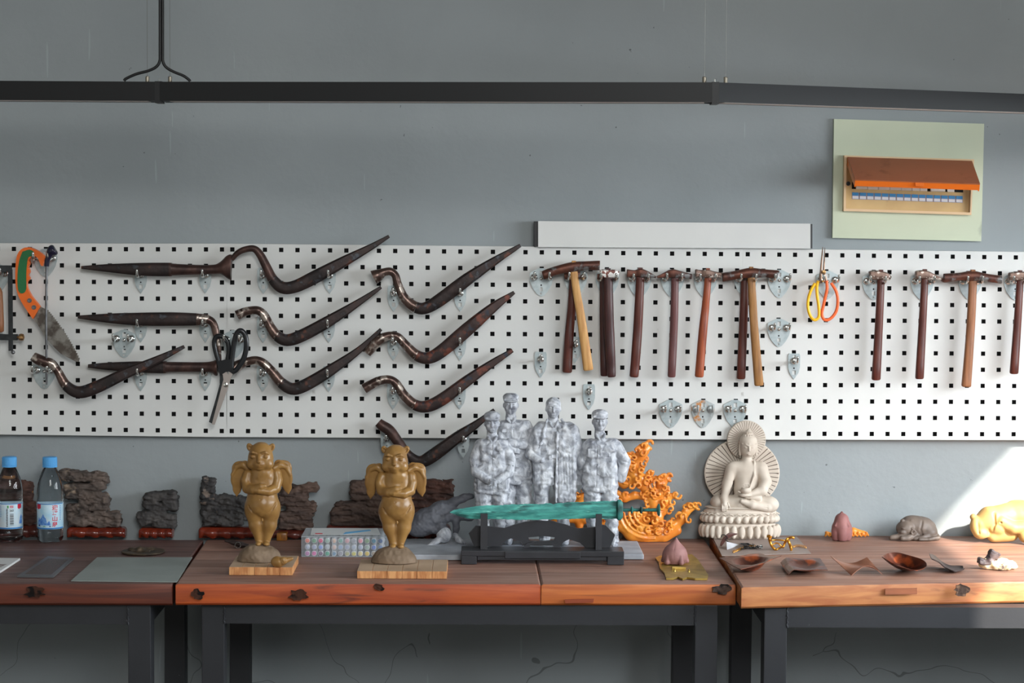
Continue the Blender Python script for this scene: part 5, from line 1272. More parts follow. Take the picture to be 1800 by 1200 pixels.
for q in range(5): s.chain([(982+q*5, 800+q*7 % 20, d+18), (985+q*5, 850+q*5, d+18)], 1.2, 3, 's')
s.chain([(944, 762, d-2), (935, 784, d), (930, 802, d+4), (942, 810, d+13), (950, 811, d+17)], [10.5, 9.6, 9, 7.4, 5], 1.6)
s.chain([(1006, 762, d-2), (1014, 795, d-2), (1017, 835, d)], [11, 9.8, 7.4], 1.6); s.ell((1017, 845, d+1), (5, 8, 5), 2)
for q in range(4): s.chain([(1013+q*2.6, 848, d+3), (1013+q*2.6, 856, d+3)], [1.5, 1.2], 0.4)
mhead(s, 970.6, 723.5, d+2, cap=False); collar(s, 971, 747, d)
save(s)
# right man, hands behind his back
s = Sdf(1008, 1110, 716, 966, -26, 34, 0.8); d = 4
s.chain([(1036, 786, d-2), (1078, 786, d-2)], 12, 2); s.box((1055, 810, d), (27, 32, 15), 12, 5); s.box((1053, 842, d), (30, 26, 17), 11, 8); s.ell((1052, 862, d), (31, 8, 18), 4)
s.chain([(1052, 855, d+19), (1051, 878, d+19)], [0.8, 6], 2, 's'); s.ell((1052, 884, d), (42, 12, 28), 2, 's')
s.chain([(1040, 858, d), (1041, 905, d), (1043, 950, d)], [15.5, 13, 9.5], 2); s.chain([(1069, 858, d), (1074, 905, d), (1077, 950, d)], [15.5, 13, 9.5], 2)
boot(s, 1042, 957, d+2); boot(s, 1079, 957, d+2)
wr(s, 41)
s.chain([(1047, 768, d+14), (1046, 858, d+18)], 0.8, 1, 's')
s.box((1062, 797, d+13.5), (7.5, 7, 1.6), 1, 0.8); s.box((1062, 791, d+15), (8, 2, 1.4), 0.8, 0.5); s.box((1036, 797, d+13.5), (5.5, 7, 1.6), 1, 0.8); s.box((1067, 845, d+15), (8, 10, 2), 1.2, 1)
for yb2 in (786, 802, 818, 834): s.ell((1049, yb2, d+16.4), (1.4, 1.4, 1.4), 0.4)
s.chain([(1032, 788, d-2), (1022, 814, d-2), (1021, 842, d-10)], [10.5, 9, 7.4], 1.6)
s.chain([(1081, 788, d-2), (1096, 814, d), (1091, 844, d-6)], [11.5, 10.8, 8.6], 1.6); s.ell((1018, 848, d-12), (5, 6, 4), 2)
for q in range(4): s.chain([(1104-q, 806+q*9, d+9), (1090, 803+q*9, d+12)], 1.1, 2, 's')
mhead(s, 1052, 745, d+2); collar(s, 1053, 768, d)
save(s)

# --- sword on its black stand
YS = -0.355
M['stand_black'] = pmat('black_lacquer_stand', srgb(44, 45, 50), srgb(36, 37, 41), scale=20, rough=0.4)
z7 = lambda x, y: (780+x/3.637, 690+y/3.637)
t = thing('sword_stand', at(953, YS, TZ+EPS)[0], 'black lacquered sword stand with pierced back panel and two prongs', 'stand')
zb = TZ+EPS
def sb(nm, x0, x1, y0, y1, z0_, z1_, bev=0.001):
    MB().box((PY(x0, 980, YS).x, y0, z0_), (PY(x1, 980, YS).x, y1, z1_), bev).build(nm, M['stand_black'], t, smooth=0)
YF = YS-0.036
for x0, x1 in ((811, 838), (1066, 1095)):
    for y0 in (YF, YS+0.010): sb('foot', x0, x1, y0, y0+0.018, zb, zb+0.018)
sb('deck', 811, 1095, YF-0.001, YS+0.029, zb+0.0182, zb+0.030); sb('front_rail', 887, 1019, YF-0.004, YF-0.001, zb+0.014, zb+0.028); sb('front_rail', 839, 1065, YF+0.003, YF+0.008, zb+0.009, zb+0.0182)
zd = zb+0.030
pan = [(195, 1015), (160, 932), (205, 882), (290, 886), (390, 896), (460, 872), (520, 857), (600, 850), (700, 853), (770, 872), (860, 900), (965, 890), (1010, 876), (1036, 880), (1095, 940), (1062, 1020), (905, 1020), (870, 990), (800, 968), (765, 985), (750, 1008), (500, 1008), (495, 985), (430, 962), (395, 975), (370, 1010)]
hole = [(540, 955), (548, 978), (600, 985), (650, 978), (705, 974), (712, 955), (640, 948)]
mb = MB(); pxpoly(mb, [pan, hole], YS+0.014, 0, 0.008, 3.637, 780, 690)
dz = (zd+0.0003)-min(v.z for v in mb.v)
for v in mb.v: v.z += dz
mb.build('back_panel', M['stand_black'], t, smooth=0)
mb = MB(); pxpoly(mb, [[(505, 1018), (535, 990), (600, 978), (680, 978), (725, 992), (752, 1018), (715, 1018), (690, 1002), (560, 1002), (540, 1018)]], YS+0.009, 0, 0.004, 3.637, 780, 690)
dz2 = (zd+0.0003)-min(v.z for v in mb.v)
for v in mb.v: v.z += dz2
mb.build('arch_crest', M['stand_black'], t, smooth=0)
for x0, x1 in ((844.6, 857.0), (1047, 1057.8)):
    zt_ = PY(850, 902.5, YS-0.012).z
    X0, X1 = PY(x0, 940, YS-0.012).x, PY(x1, 940, YS-0.012).x
    zn = PY(850, 917, YS).z
    prof = [(YS-0.018, zd+0.0002), (YS-0.014, zt_), (YS-0.008, zt_+0.0005), (YS-0.0066, zn), (YS+0.0066, zn), (YS+0.013, zd+0.0002)]
    V = [Vector((X0, a, b)) for a, b in prof]+[Vector((X1, a, b)) for a, b in prof]; n = 6
    MB().add(V, [(0, 1, 2, 3, 4, 5), (11, 10, 9, 8, 7, 6)]+[(i, (i+1) % n, n+(i+1) % n, n+i) for i in range(n)]).build('prong', M['stand_black'], t, smooth=0)
ver = pmat('verdigris_bronze', srgb(80, 168, 156), srgb(50, 124, 118), scale=20, rough=0.65, stretch=(1, 3, 5), bump=0.5, bscale=60, spot=srgb(34, 84, 82), sscale=14, sth=0.54, swid=0.1, spot2=srgb(130, 205, 190), s2scale=26, s2th=0.62, contrast=(0.4, 0.6))
ver_dk = pmat('dark_verdigris', srgb(52, 122, 114), srgb(28, 62, 60), scale=40, rough=0.5, metal=0.2, bump=0.4)
t = thing('bronze_sword', PY(960, 914, YS), 'green verdigris bronze sword lying across the black stand', 'sword')
rs = np.random.RandomState(4); top = [(791, 900), (798, 896), (812, 893.5), (830, 890.5), (849, 888), (880, 887.5), (915, 885.5), (950, 885.5), (968, 884), (972, 886.5), (980, 884), (1010, 882), (1045, 881), (1085, 880)]
bot = [(791, 900.5), (800, 904), (808, 907), (822, 911.2), (850, 912), (880, 912), (915, 913.5), (950, 913), (985, 912), (1015, 911.5), (1050, 911), (1085, 911.5)]
xsw = np.linspace(791, 1085, 90); T_y = np.interp(xsw, *zip(*top))+rs.randn(90)*0.35; B_y = np.interp(xsw, *zip(*bot))+rs.randn(90)*0.35
V = []; 
for x, a, b in zip(xsw, T_y, B_y):
    m_ = (a+b)/2; hw = max(0.2, min(1, (b-a)/24))
    for yy, dd in ((a, 0.0), ((a*0.62+b*0.38), -0.0030*hw), (m_-0.6, -0.0042*hw), (m_+0.6, -0.0042*hw), ((a*0.38+b*0.62), -0.0030*hw), (b, 0.0), ((a*0.4+b*0.6), 0.0035*hw), ((a*0.6+b*0.4), 0.0035*hw)):
        V.append(PY(x, yy, YS)+Vector((0, dd+rs.randn()*0.00012, 0)))
Fs = [(i*8+q, i*8+(q+1) % 8, (i+1)*8+(q+1) % 8, (i+1)*8+q) for i in range(89) for q in range(8)]+[tuple(range(7, -1, -1)), tuple(89*8+q for q in range(8))]
finish('blade', V, Fs, ver, t, smooth=24)
MB().tube([PY(x, y, YS) for x, y in ((1083, 896), (1086, 896), (1091, 896), (1095, 896))], [(0.005, 14*MPP(YS), 5), (0.009, 18.2*MPP(YS), 5), (0.009, 18.2*MPP(YS), 4), (0.005, 13*MPP(YS), 4)], 20).build('guard', ver_dk, t, smooth=40)
k = MPP(YS); gp = [(1094, 3), (1108, 2.7), (1109, 5.5), (1110.5, 7), (1112, 5.5), (1113, 2.8), (1124, 2.8), (1125.5, 5.5), (1127, 7), (1128.5, 5.5), (1130, 2.8), (1154, 3.2), (1155, 7), (1157, 11), (1159, 11.2), (1160, 9)]
MB().tube([PY(x, 896, YS) for x, _ in gp], [r*k for _, r in gp], 18).build('hilt', ver_dk, t, smooth=30)

# --- amber wave sculpture
M['amber'] = pmat('amber_resin', srgb(238, 158, 62), srgb(216, 122, 40), scale=18, rough=0.28, sub=0.25, coat=0.2)
an, py = at(1130, -0.052, TZ+EPS); 
s = Sdf(960, 1242, 770, 958, -26, 28, 1.0); rs = random.Random(12)
def curl(x, y, d, R, ang, cw, r0=2.0):
    P = []; R *= 1.25; r0 *= 1.2
    for i in range(8):
        q = i/7; a = ang+cw*q*4.6; R_ = R*(1-0.5*q); P.append((x+R_*math.cos(a), y+R_*math.sin(a), d+2*q))
    s.chain(P, [r0*(1-0.25*i/7) for i in range(8)], 0.8)
stems = [([(1086, 905), (1092, 925), (1110, 943), (1135, 950), (1165, 948), (1190, 938)], [9, 12, 13, 12, 11, 8]),
         ([(1156, 945), (1154, 915), (1148, 887), (1136, 865), (1122, 848), (1110, 836)], [11, 11, 9.5, 9, 13, 10]),
         ([(1112, 838), (1118, 822), (1124, 806), (1132, 796), (1138, 791)], [9, 8, 9.5, 8, 4]),
         ([(1104, 835), (1103, 822), (1106, 810), (1109, 805)], [6, 4.5, 3.5, 2.5]),
         ([(1136, 862), (1142, 845), (1147, 834)], [6, 4, 2.5]),
         ([(1158, 890), (1160, 872), (1161, 856), (1168, 848), (1176, 843)], [8, 8.5, 9, 6, 3]),
         ([(1165, 905), (1172, 890), (1178, 876), (1186, 880)], [7, 6, 4, 2.5]),
         ([(1172, 944), (1185, 930), (1198, 918), (1206, 904), (1215, 898), (1225, 895)], [10, 8.5, 8, 7, 5, 2.5]),
         ([(1085, 872), (1098, 882), (1115, 876), (1132, 878), (1146, 886)], [5, 6, 6.5, 6, 5]),
         ([(1084, 852), (1096, 858), (1110, 852)], [5, 6, 6]),
         ([(1094, 930), (1060, 926), (1025, 918), (985, 918), (972, 928)], [10, 9, 8, 7, 8]),
         ([(1018, 930), (1010, 905), (1020, 880), (1045, 872), (1075, 884), (1088, 905)], [7, 6.5, 7, 7, 7, 7]),
         ([(1138, 935), (1128, 918), (1134, 908), (1140, 912)], [7, 6, 5, 3]),
         ([(1116, 930), (1114, 908), (1110, 900)], [5, 3, 2.2])]
for P, R in stems:
    s.chain([(x, y, 0) for x, y in P], R, 4, dz=0.8)
for P, R in stems:
    Q = spline([(x, y, r) for (x, y), r in zip(P, R)], 3)
    for i in range(1, len(Q)-1):
        dx, dy_ = Q[i+1][0]-Q[i-1][0], Q[i+1][1]-Q[i-1][1]; L = math.hypot(dx, dy_)+1e-6; nx, ny = -dy_/L, dx/L
        for sgn in (1, -1):
            if rs.random() < 0.42 or (sgn*ny > 0.6): continue
            x, y = Q[i][0]+nx*sgn*Q[i][2]*0.95, Q[i][1]+ny*sgn*Q[i][2]*0.95
            if y > 944 or x < 1000: continue
            curl(x+nx*sgn*2.5, y+ny*sgn*2.5, rs.uniform(1, 9), rs.uniform(3.4, 4.8), math.atan2(-ny*sgn, -nx*sgn), rs.choice((-1, 1)), 1.8)
for (x, y) in ((1125, 830), (1118, 845), (1135, 850), (1145, 872), (1150, 905), (1160, 925), (1138, 935), (1120, 858), (1165, 862), (1160, 895), (1175, 925), (1127, 800), (1200, 910), (1108, 858), (1148, 920), (1170, 938), (1155, 938)):
    curl(x, y, 11, 4.6, rs.uniform(0, 6), 1, 1.9)
for R in (26, 34, 42, 50): 
    s.chain([(1140+R*1.05*math.cos(a), 905+R*0.92*math.sin(a), 9) for a in np.linspace(1.4, 3.1, 10)], 2.0, 1.8)
curl(1141, 785, 0, 7, 1.5, 1, 2.6); curl(1176, 842, 2, 6, 1.5, 1, 2.4); curl(1227, 893, 2, 5.5, 1.5, 1, 2.2); curl(1190, 876, 2, 5, 0, 1, 2); curl(1110, 803, 2, 4, 1.5, 1, 2)
o = s.build('wave_sculpture', M['amber'], an, (1130, 957, 0)); tag(o, 'amber resin sculpture of curling waves between the four men and the seated figure', 'sculpture')

# --- seated figure with two halos on a lotus base
M['plaster'] = pmat('ivory_plaster', srgb(202, 190, 176), srgb(186, 172, 158), scale=14, rough=0.6, bump=0.1, bscale=100, spot=srgb(190, 160, 136), sscale=7, sth=0.66, swid=0.15)
M['groove'] = pmat('halo_groove', srgb(98, 82, 74), rough=0.8)
ba, py = at(1300, -0.058, TZR+EPS); kk = (ba-CAM).dot(fwd)/F; YB = 952
t = thing('seated_statue', ba, 'ivory seated meditating statue with two ribbed halos on a lotus base', 'statue')
def wheel(cx, cy, rx, ry, n, d, th, nm, rot=0):
    V = []; Fs = []; mi = []; rr = [0.12, 0.4, 0.7, 0.97, 1.0]; m_ = n*4
    for j, r in enumerate(rr):
        for i in range(m_):
            a = 2*PI*i/m_; g = 1.1 if (i % 4 == 0 and 0 < j < 4) else 0
            x, y = cx+rx*r*math.cos(a), cy-ry*r*math.sin(a)
            V.append(ba+Vector(((x-1300)*kk, -(d-g-(1.0 if j == 4 else 0))*kk, (YB-y)*kk)))
    for j in range(4):
        for i in range(m_):
            l = (i+1) % m_; Fs.append((j*m_+i, j*m_+l, (j+1)*m_+l, (j+1)*m_+i)); mi.append(1 if (j < 3 and (i % 4 in (0, 3))) else 0)
    o_ = len(V)
    for i in range(m_):
        a = 2*PI*i/m_; V.append(ba+Vector(((cx+rx*math.cos(a)-1300)*kk, -(d-th)*kk, (YB-(cy-ry*math.sin(a)))*kk)))
    for i in range(m_):
        l = (i+1) % m_; Fs.append((4*m_+i, 4*m_+l, o_+l, o_+i)); mi.append(0)
    Fs.append(tuple(range(m_))); Fs.append(tuple(o_+i for i in range(m_))); mi += [0, 0]
    # thin dark groove: narrow the marked faces by moving neighbours
    for j in range(4):
        for i in range(0, m_, 4):
            for q, sh in ((i-1, 0.80), ((i+1) % m_, -0.80)):
                a0 = V[j*m_+i]; b0 = V[j*m_+q]; V[j*m_+q] = b0.lerp(Vector((a0.x, b0.y, a0.z)), 0.66)
    f = finish(nm, V, Fs, None, t, smooth=0, mats=[M['plaster'], M['groove']], fm=mi)
wheel(1305.5, 840, 66.5, 61, 46, -20, 6, 'large_halo'); wheel(1311.5, 780.5, 34, 34, 44, -12, 6, 'small_halo')
s = Sdf(1240, 1376, 752, 912, -26, 44, 0.75)
x, y, d = 1312.8, 790, 2
s.cap((1311, 805, 0), (1311, 822, -1), 8.5, 10, 0)
s.chain([(1290, 829, 0), (1334, 829, 0)], 12.5, 5); s.ell((1311, 842, 0), (24, 26, 15), 6); s.ell((1310, 866, 1), (22, 20, 16), 6)
s.chain([(1264, 890, 4), (1300, 888, 10), (1350, 892, 6)], [13, 14, 14], 5); s.ell((1262, 888, 5), (15, 13, 15), 4); s.ell((1350, 892, 8), (17, 14, 15), 4)
s.chain([(1345, 896, 18), (1318, 890, 26), (1300, 884, 26)], [8, 7, 4], 3); s.chain([(1330, 879, 20), (1308, 876, 24)], [6, 4], 2)
for q in range(7): s.chain([(1284+q*6, 872, 24), (1276+q*5, 890, 26), (1284+q*4, 904, 24)], 0.7, 1.6, 's'); s.chain([(1322+q*2, 886+q*2, 34), (1345, 884+q*4, 26)], 0.7, 1.6, 's')
s.chain([(1296, 836, 15), (1300, 850, 17), (1308, 860, 18)], 0.8, 2, 's'); s.chain([(1323, 815, 8), (1322, 840, 15), (1314, 862, 18)], [1.6, 1.8, 1.6], 1.5)
s.chain([(1284, 829, 2), (1276, 856, 6), (1270, 880, 16), (1270, 890, 22)], [10.5, 8.6, 6.6, 5], 3)
for q in range(4): s.chain([(1266+q*2.8, 890, 24), (1266+q*2.6, 897, 26), (1266+q*2.5, 901.5+(q % 3 == 1), 25)], [1.6, 1.5, 1.1], 0.5)
s.chain([(1276, 888, 24), (1279, 895, 25)], [1.6, 1.2], 0.6)
s.chain([(1336, 830, 2), (1343, 852, 8), (1336, 866, 18), (1315, 871, 26)], [12, 10.6, 9, 5], 3)
s.ell((1305, 872.5, 29), (11, 3.6, 8), 1.5); s.chain([(1296, 868, 30), (1293, 866, 31)], [1.8, 1.3], 0.8)
s.ell((1306.5, 864, 29), (9.4, 7.6, 9), 0.8); s.ell((1306.5, 857, 29), (7.4, 3.4, 7.4), 0.6, 's')
for sx in (-1, 1): s.chain([(1306.5+sx*3+2.6*math.cos(a), 854+2.6*math.sin(a), 33) for a in np.linspace(0, 6.3, 8)], 0.7, 0.3)
s.ell((x, y, d), (14, 19, 14), 2); s.ell((x, y+8, d+1), (12, 11, 12), 3)
s.ell((x, y-9, d-2), (15.4, 12.5, 15), 1.2); s.ell((x+0.5, y-21, d-3), (8.5, 7.5, 8), 3); s.ell((x+1, y-27.5, d-3), (3, 4, 3), 2)
for j in range(5):
    for i in range(-5-j, 6+j):
        if (i+j) % 2: continue
        a = i*0.21; yy = y-24+j*4.6; R = 8+j*2.0 if j < 4 else 15.2
        s.ell((x+R*math.sin(a), yy, d-3+R*math.cos(a)), (1.7, 1.7, 1.7), 0.5)
for sx in (-1, 1):
    s.chain([(x+sx*14.6, y-2, d-2), (x+sx*15.2, y+6, d-2), (x+sx*14.2, y+15, d-1)], [2, 1.8, 2.2], 1)
    s.ell((x+sx*5.2, y+0.5, d+13.4), (3.6, 1.5, 1.4), 1.2, 's'); s.ell((x+sx*5.2, y+1.2, d+12.2), (3.3, 1.5, 1.5), 0.5)
    s.chain([(x+sx*1.6, y-1.6, d+14), (x+sx*5.5, y-4, d+13), (x+sx*9.5, y-2, d+10.4)], 0.6, 0.8)
s.chain([(x, y-1.5, d+14), (x, y+6, d+16)], [1.1, 2.0], 1.4); s.chain([(x-3.2, y+11.4, d+13.4), (x+3.2, y+11.4, d+13.4)], 0.5, 0.5, 's'); s.ell((x, y+13.4, d+12.6), (2.8, 1.2, 1.4), 0.6); s.ell((x, y-6, d+13.6), (0.9, 0.9, 0.9), 0.3)
s.noise(0.3, 7, 5)
s.build('figure', M['plaster'], ba, (1300, YB, 0), t)
s = Sdf(1224, 1378, 886, YB, -36, 40, 1.0); cx = 1300
for (yy, rx, hh, rz) in ((905, 64, 7, 27), (914, 66, 9, 29), (928, 63, 7, 27), (940, 67, 13, 30)):
    s.ell((cx, yy, 0), (rx, hh*1.5, rz), 2)
    s.box((cx, yy, 0), (rx*0.72, hh, rz*0.72), 4, 3)
s.ell((cx, 880, 0), (90, 15, 60), 1, 's')
s.ell((cx, 897, 0), (62, 5, 27), 1)
for i in range(30):
    a = 2*PI*i/30
    s.ell((cx+65*math.cos(a), 917, 29*math.sin(a)), (5.6, 6.4, 5), 0.8); s.chain([(cx+65*math.cos(a)-5, 909, 29*math.sin(a)), (cx+65*math.cos(a), 906.5, 29.5*math.sin(a)), (cx+65*math.cos(a)+5, 909, 29*math.sin(a))], 1.0, 0.8)
    a += PI/30; s.ell((cx+67*math.cos(a), 938, 30*math.sin(a)), (6.2, 11, 5.5), 0.8); s.ell((cx+68*math.cos(a), 945, 32*math.sin(a)), (3.4, 4.6, 4), 0.8)
s.build('lotus_base', M['plaster'], ba, (1300, YB, 0), t)

# --- pink buds
M['bud'] = pmat('pinkish_clay', srgb(150, 108, 104), srgb(124, 84, 82), scale=30, rough=0.65, bump=0.3, bscale=90)
M['bud2'] = pmat('red_brown_clay', srgb(148, 98, 94), srgb(122, 78, 76), scale=30, rough=0.65, bump=0.3, bscale=90)
# brass plate first (the bud stands on it)
M['brassp'] = pmat('hammered_brass', srgb(186, 158, 84), srgb(150, 124, 60), scale=40, rough=0.35, metal=0.6, bump=0.4, bscale=100)
t = thing('brass_plate', PZ(1200, 996, TZ), 'ragged brass plate under the pink lotus bud at the bench corner', 'plate')
out = [(1152, 979.5), (1160, 976), (1188, 976), (1216, 973.5), (1226, 982), (1236, 996), (1245, 1010), (1243, 1016), (1222, 1016), (1208, 1014), (1200, 1016.5), (1192, 1013), (1184, 1015.5), (1171, 1015.5), (1168, 1006), (1160, 998), (1158, 988)]
v = [PZ(x, y, TZ+EPS+0.004) for x, y in out]; zc = TZ+EPS
mb = MB().poly([[(p.x, p.y) for p in v]], zc, zc+0.004, lambda u, w_, dd: Vector((u, w_, dd))); mb.build('plate', M['brassp'], t, smooth=0)
p = PZ(1193, 1000.5, TZ+0.0046); MB().box(p+Vector((-0.015, -0.004, 0)), p+Vector((0.015, 0.004, 0.006)), 0.001).build('bar', M['brassp'], t, smooth=0)
for x, y in ((1186, 1004), (1211, 1005)):
    p = PZ(x, y, TZ+0.0046); MB().lathe(p, [(0.003, 0), (0.0016, 0.004), (0.0022, 0.006), (0.0005, 0.0065)], 8).build('stub', M['brassp'], t, smooth=40)
an = PZ(1186, 990.5, TZ+0.0052); s = Sdf(1158, 1214, 936, 990, -28, 28, 0.8)
s.ell((1186, 976, 0), (22.5, 21, 21), 2); s.chain([(1187, 962, 0), (1188.5, 945, 0)], [14, 1.6], 8); s.ell((1186, 1000, 0), (16, 12, 16), 2)
for i in range(5):
    a = 0.5+i*2*PI/5; s.chain([(1186+23*math.cos(a), 986, 23*math.sin(a)), (1186+23*math.cos(a), 966, 22*math.sin(a)), (1188+4*math.cos(a), 946, 4*math.sin(a))], [1.2, 1.2, 0.6], 1.6, 's')
    a += 0.6; s.chain([(1186+21*math.cos(a), 985, 21*math.sin(a)), (1186+20*math.cos(a), 974, 20*math.sin(a))], [5, 2], 2)
o = s.build('lotus_bud', M['bud'], an, (1186, 990, 0)); tag(o, 'pink clay lotus bud standing on the brass plate', 'bud')
an, py = at(1479, -0.085, TZR+EPS); s = Sdf(1452, 1506, 900, 961, -26, 26, 0.8)
for i in range(5):
    a = i*2*PI/5+0.3; s.ell((1479+9*math.cos(a), 946, 9*math.sin(a)), (10, 20, 9), 1)
s.chain([(1479, 936, 0), (1479, 925, 0), (1479, 911, 0)], [17, 12.5, 1.2], 2)
for i in range(4):
    a = i*PI/2+0.9; s.chain([(1479+16*math.cos(a), 934, 16*math.sin(a)), (1479+1*math.cos(a), 911, 1*math.sin(a))], [2.2, 1], 1.2)
o = s.build('lotus_bud', M['bud2'], an, (1479, 960.5, 0)); tag(o, 'faceted red-brown clay bud standing alone on the right bench', 'bud')
an, py = at(1488, -0.030, TZR+EPS); s = Sdf(1446, 1528, 924, 948, -12, 12, 0.8)
s.chain([(1452, 939, 0), (1462, 943, 0), (1480, 940, 0), (1500, 936, 0), (1518, 939, 2), (1520, 941, 4)], [2.5, 3.5, 4.5, 6, 3.5, 3], 2)
for x in range(1450, 1524, 7): s.chain([(x, 944, 5), (x+2, 938+2*(x % 2), 6), (x+5, 943, 5)], 1.8, 0.8)
o = s.build('coral_branch', M['amber'], an, (1488, 946, 0)); tag(o, 'small orange curled fragment lying behind the red-brown bud', 'fragment')

# --- jewellery on grey sheet
sheet('grey_card', [(1253, 944), (1401, 943), (1425.5, 972), (1269, 976)], TZR, 0.0012, pmat('grey_brown_card', srgb(150, 134, 126), srgb(138, 122, 114), scale=10, rough=0.6), 'grey card under the jewellery before the seated statue', 'card')
ZC = TZR+EPS+0.0012+0.0004
gold = pmat('gold_metal', srgb(214, 154, 60), srgb(176, 112, 36), scale=80, rough=0.28, metal=0.75)
def px3(x, y, h=0.0): return PZ(x, y, ZC)+Vector((0, 0, h))
def chain_links(a, b, n, label, nm='chain'):
    t = thing(nm, px3(*a), label, 'chain')
    for i in range(n):
        u = i/(n-1); x = a[0]+(b[0]-a[0])*u; y = a[1]+(b[1]-a[1])*u-2*math.sin(u*PI); c = px3(x, y, 0.0028)
        w_ = Vector((0.0014, 0.0, 0.0)); v = []
        if i == 0:
            pts = [Vector((0.0016*math.cos(q)+(-0.0006)*math.sin(q), 0.002*math.cos(q), 0.0024*math.sin(q))) for q in np.linspace(0, 2*PI, 9)[:-1]]
            l0 = MB().tube([c+p_ for p_ in pts], 0.0006, 5, closed=True).build('link', gold, t, smooth=60); c0 = c
        else:
            l = l0.copy(); COL.objects.link(l); l.parent = t; l.location = c-c0
    return t
chain_links((1289, 971.5), (1327, 961.5), 20, 'gold chain lying at the left on the grey card'); chain_links((1394, 962.5), (1416, 963.5), 12, 'short gold chain end lying at the right on the grey card')
t = thing('gold_ornament', px3(1372, 962), 'openwork gold ornament with crossed arms on the grey card', 'ornament')
g = lambda P: [px3(x, 966, h) for x, h in P]
def orn(P, r): 
    # (px x, px y as seen) lifted on the plane through y=966
    Y0 = px3(1372, 967).y
    MB().tube([PY(x, y, Y0+0.004*math.sin(i)) for i, (x, y) in enumerate(spline(P, 3))], r, 7).build('arm', gold, t, smooth=60)
orn([(1352, 941), (1353, 950), (1357, 960), (1364, 966.5)], 0.0032); orn([(1350, 942), (1355, 944)], 0.0034); orn([(1376, 962), (1381, 951), (1384, 946)], 0.003); orn([(1384, 947), (1389, 958), (1391, 966)], 0.0034); orn([(1383, 948), (1390, 944), (1395, 945)], 0.0032); orn([(1356, 949), (1368, 948.5), (1380, 950)], 0.0018); orn([(1358, 957), (1366, 954), (1374, 960)], 0.0016); orn([(1364, 966), (1372, 962), (1378, 960)], 0.0022)
Yh = px3(1280, 960).y; hm = pmat('brown_horn', srgb(96, 60, 54), srgb(80, 50, 46), scale=40, rough=0.35)
o = MB().tube([PY(x, y, Yh) for x, y in spline([(1267, 951), (1270, 945), (1275, 938), (1283, 932), (1296, 930)], 4)], [(0.002, r*0.0011, 3) for r in np.interp(range(17), [0, 4, 12, 16], [2, 3.5, 5, 0.8])], 10).build('horn_pendant', hm, smooth=50)
o.location.z = ZC+0.0002; tag(o, 'curved brown horn-like pendant leaning at the left of the grey card', 'pendant')
o = MB().tube([PY(x, y, Yh-0.006) for x, y in spline([(1268, 941), (1269, 937), (1274, 937), (1279, 942), (1275, 945), (1280, 949), (1286, 955), (1288, 957)], 4)], 0.0011, 6).build('wire_loop', M['cord'], smooth=60)
o.location.z = ZC+0.0002; tag(o, 'black wire loop before the horn pendant', 'wire')
a, b, c, e_ = [PZ(x, y, ZC+h) for x, y, h in ((1278, 966, 0.0003), (1277, 952, 0.014), (1299, 957, 0.004), (1288, 962.5, 0.0003))]
nn = Vector((0, 0.0012, 0.0003)); o = MB().add([a, b, c, e_, a+nn, b+nn, c+nn, e_+nn], [(0, 1, 2, 3), (7, 6, 5, 4), (0, 4, 5, 1), (1, 5, 6, 2), (2, 6, 7, 3), (3, 7, 4, 0)]).build('silver_shard', pmat('silver_shard', srgb(196, 196, 200), rough=0.35, metal=0.4), smooth=0); tag(o, 'triangular silver shard propped on the grey card', 'shard')
rs = random.Random(5); t = thing('tangled_necklace', px3(1318, 962), 'tangled dark necklace with silver pieces in the middle of the grey card', 'necklace')
for i in range(9):
    x, y = 1300+rs.random()*38, 955+rs.random()*8; P = [PZ(x+rs.uniform(-9, 9), y+rs.uniform(-2.5, 2.5), ZC+0.0015+0.007*rs.random()*(j % 2)) for j in range(5)]
    MB().tube(spline([tuple(p) for p in P], 4), 0.0012, 6).build('cord', M['dark_steel'] if i % 2 else M['cord'], t, smooth=60)
for i in range(7):
    c = PZ(1300+rs.random()*40, 955+rs.random()*9, ZC+0.003); q = Matrix.Rotation(rs.random()*3, 3, 'Z') @ Matrix.Rotation(rs.uniform(-0.5, 0.5), 3, 'Y')
    MB().box(c-Vector((0.006, 0.0025, 0.0008)), c+Vector((0.006, 0.0025, 0.0008)), 0.0003, mat=q.to_4x4()).build('pendant', M['chrome'] if i % 3 else M['dark_steel'], t, smooth=0)

# --- copper and iron dishes
M['copper'] = pmat('darkened_copper', srgb(112, 66, 50), srgb(84, 52, 44), scale=30, rough=0.32, metal=0.6, bump=0.35, bscale=80, spot=srgb(190, 96, 54), sscale=22, sth=0.58, swid=0.1)
M['copper_lt'] = pmat('rose_copper', srgb(176, 124, 100), srgb(150, 100, 80), scale=20, rough=0.35, metal=0.55, bump=0.3, bscale=80)
M['iron'] = pmat('dark_iron', srgb(70, 54, 50), srgb(52, 42, 40), scale=30, rough=0.5, metal=0.2, bump=0.3, bscale=80)
DG = 'hammered metal dishes in a row'
def patch(nm, fn, nu, nv, th, mat, label, cat, group=DG, sm=60):
    top = [fn(i/nu, j/nv) for j in range(nv+1) for i in range(nu+1)]; n = len(top)
    mn = min(p.z for p in top); 
    for p in top: p.z += (TZR+EPS+th)-mn
    V = top+[p-Vector((0, 0, th)) for p in top]; W = nu+1; Fs = []
    for j in range(nv):
        for i in range(nu):
            a = j*W+i; Fs += [(a, a+1, a+1+W, a+W), (n+a+W, n+a+1+W, n+a+1, n+a)]
    ed = [i for i in range(W)]+[j*W+nu for j in range(1, nv+1)]+[nv*W+i for i in range(nu-1, -1, -1)]+[j*W for j in range(nv-1, 0, -1)]
    for a, b in zip(ed, ed[1:]+ed[:1]): Fs.append((a, b, n+b, n+a))
    o = finish(nm, V, Fs, mat, smooth=sm); return tag(o, label, cat, group)
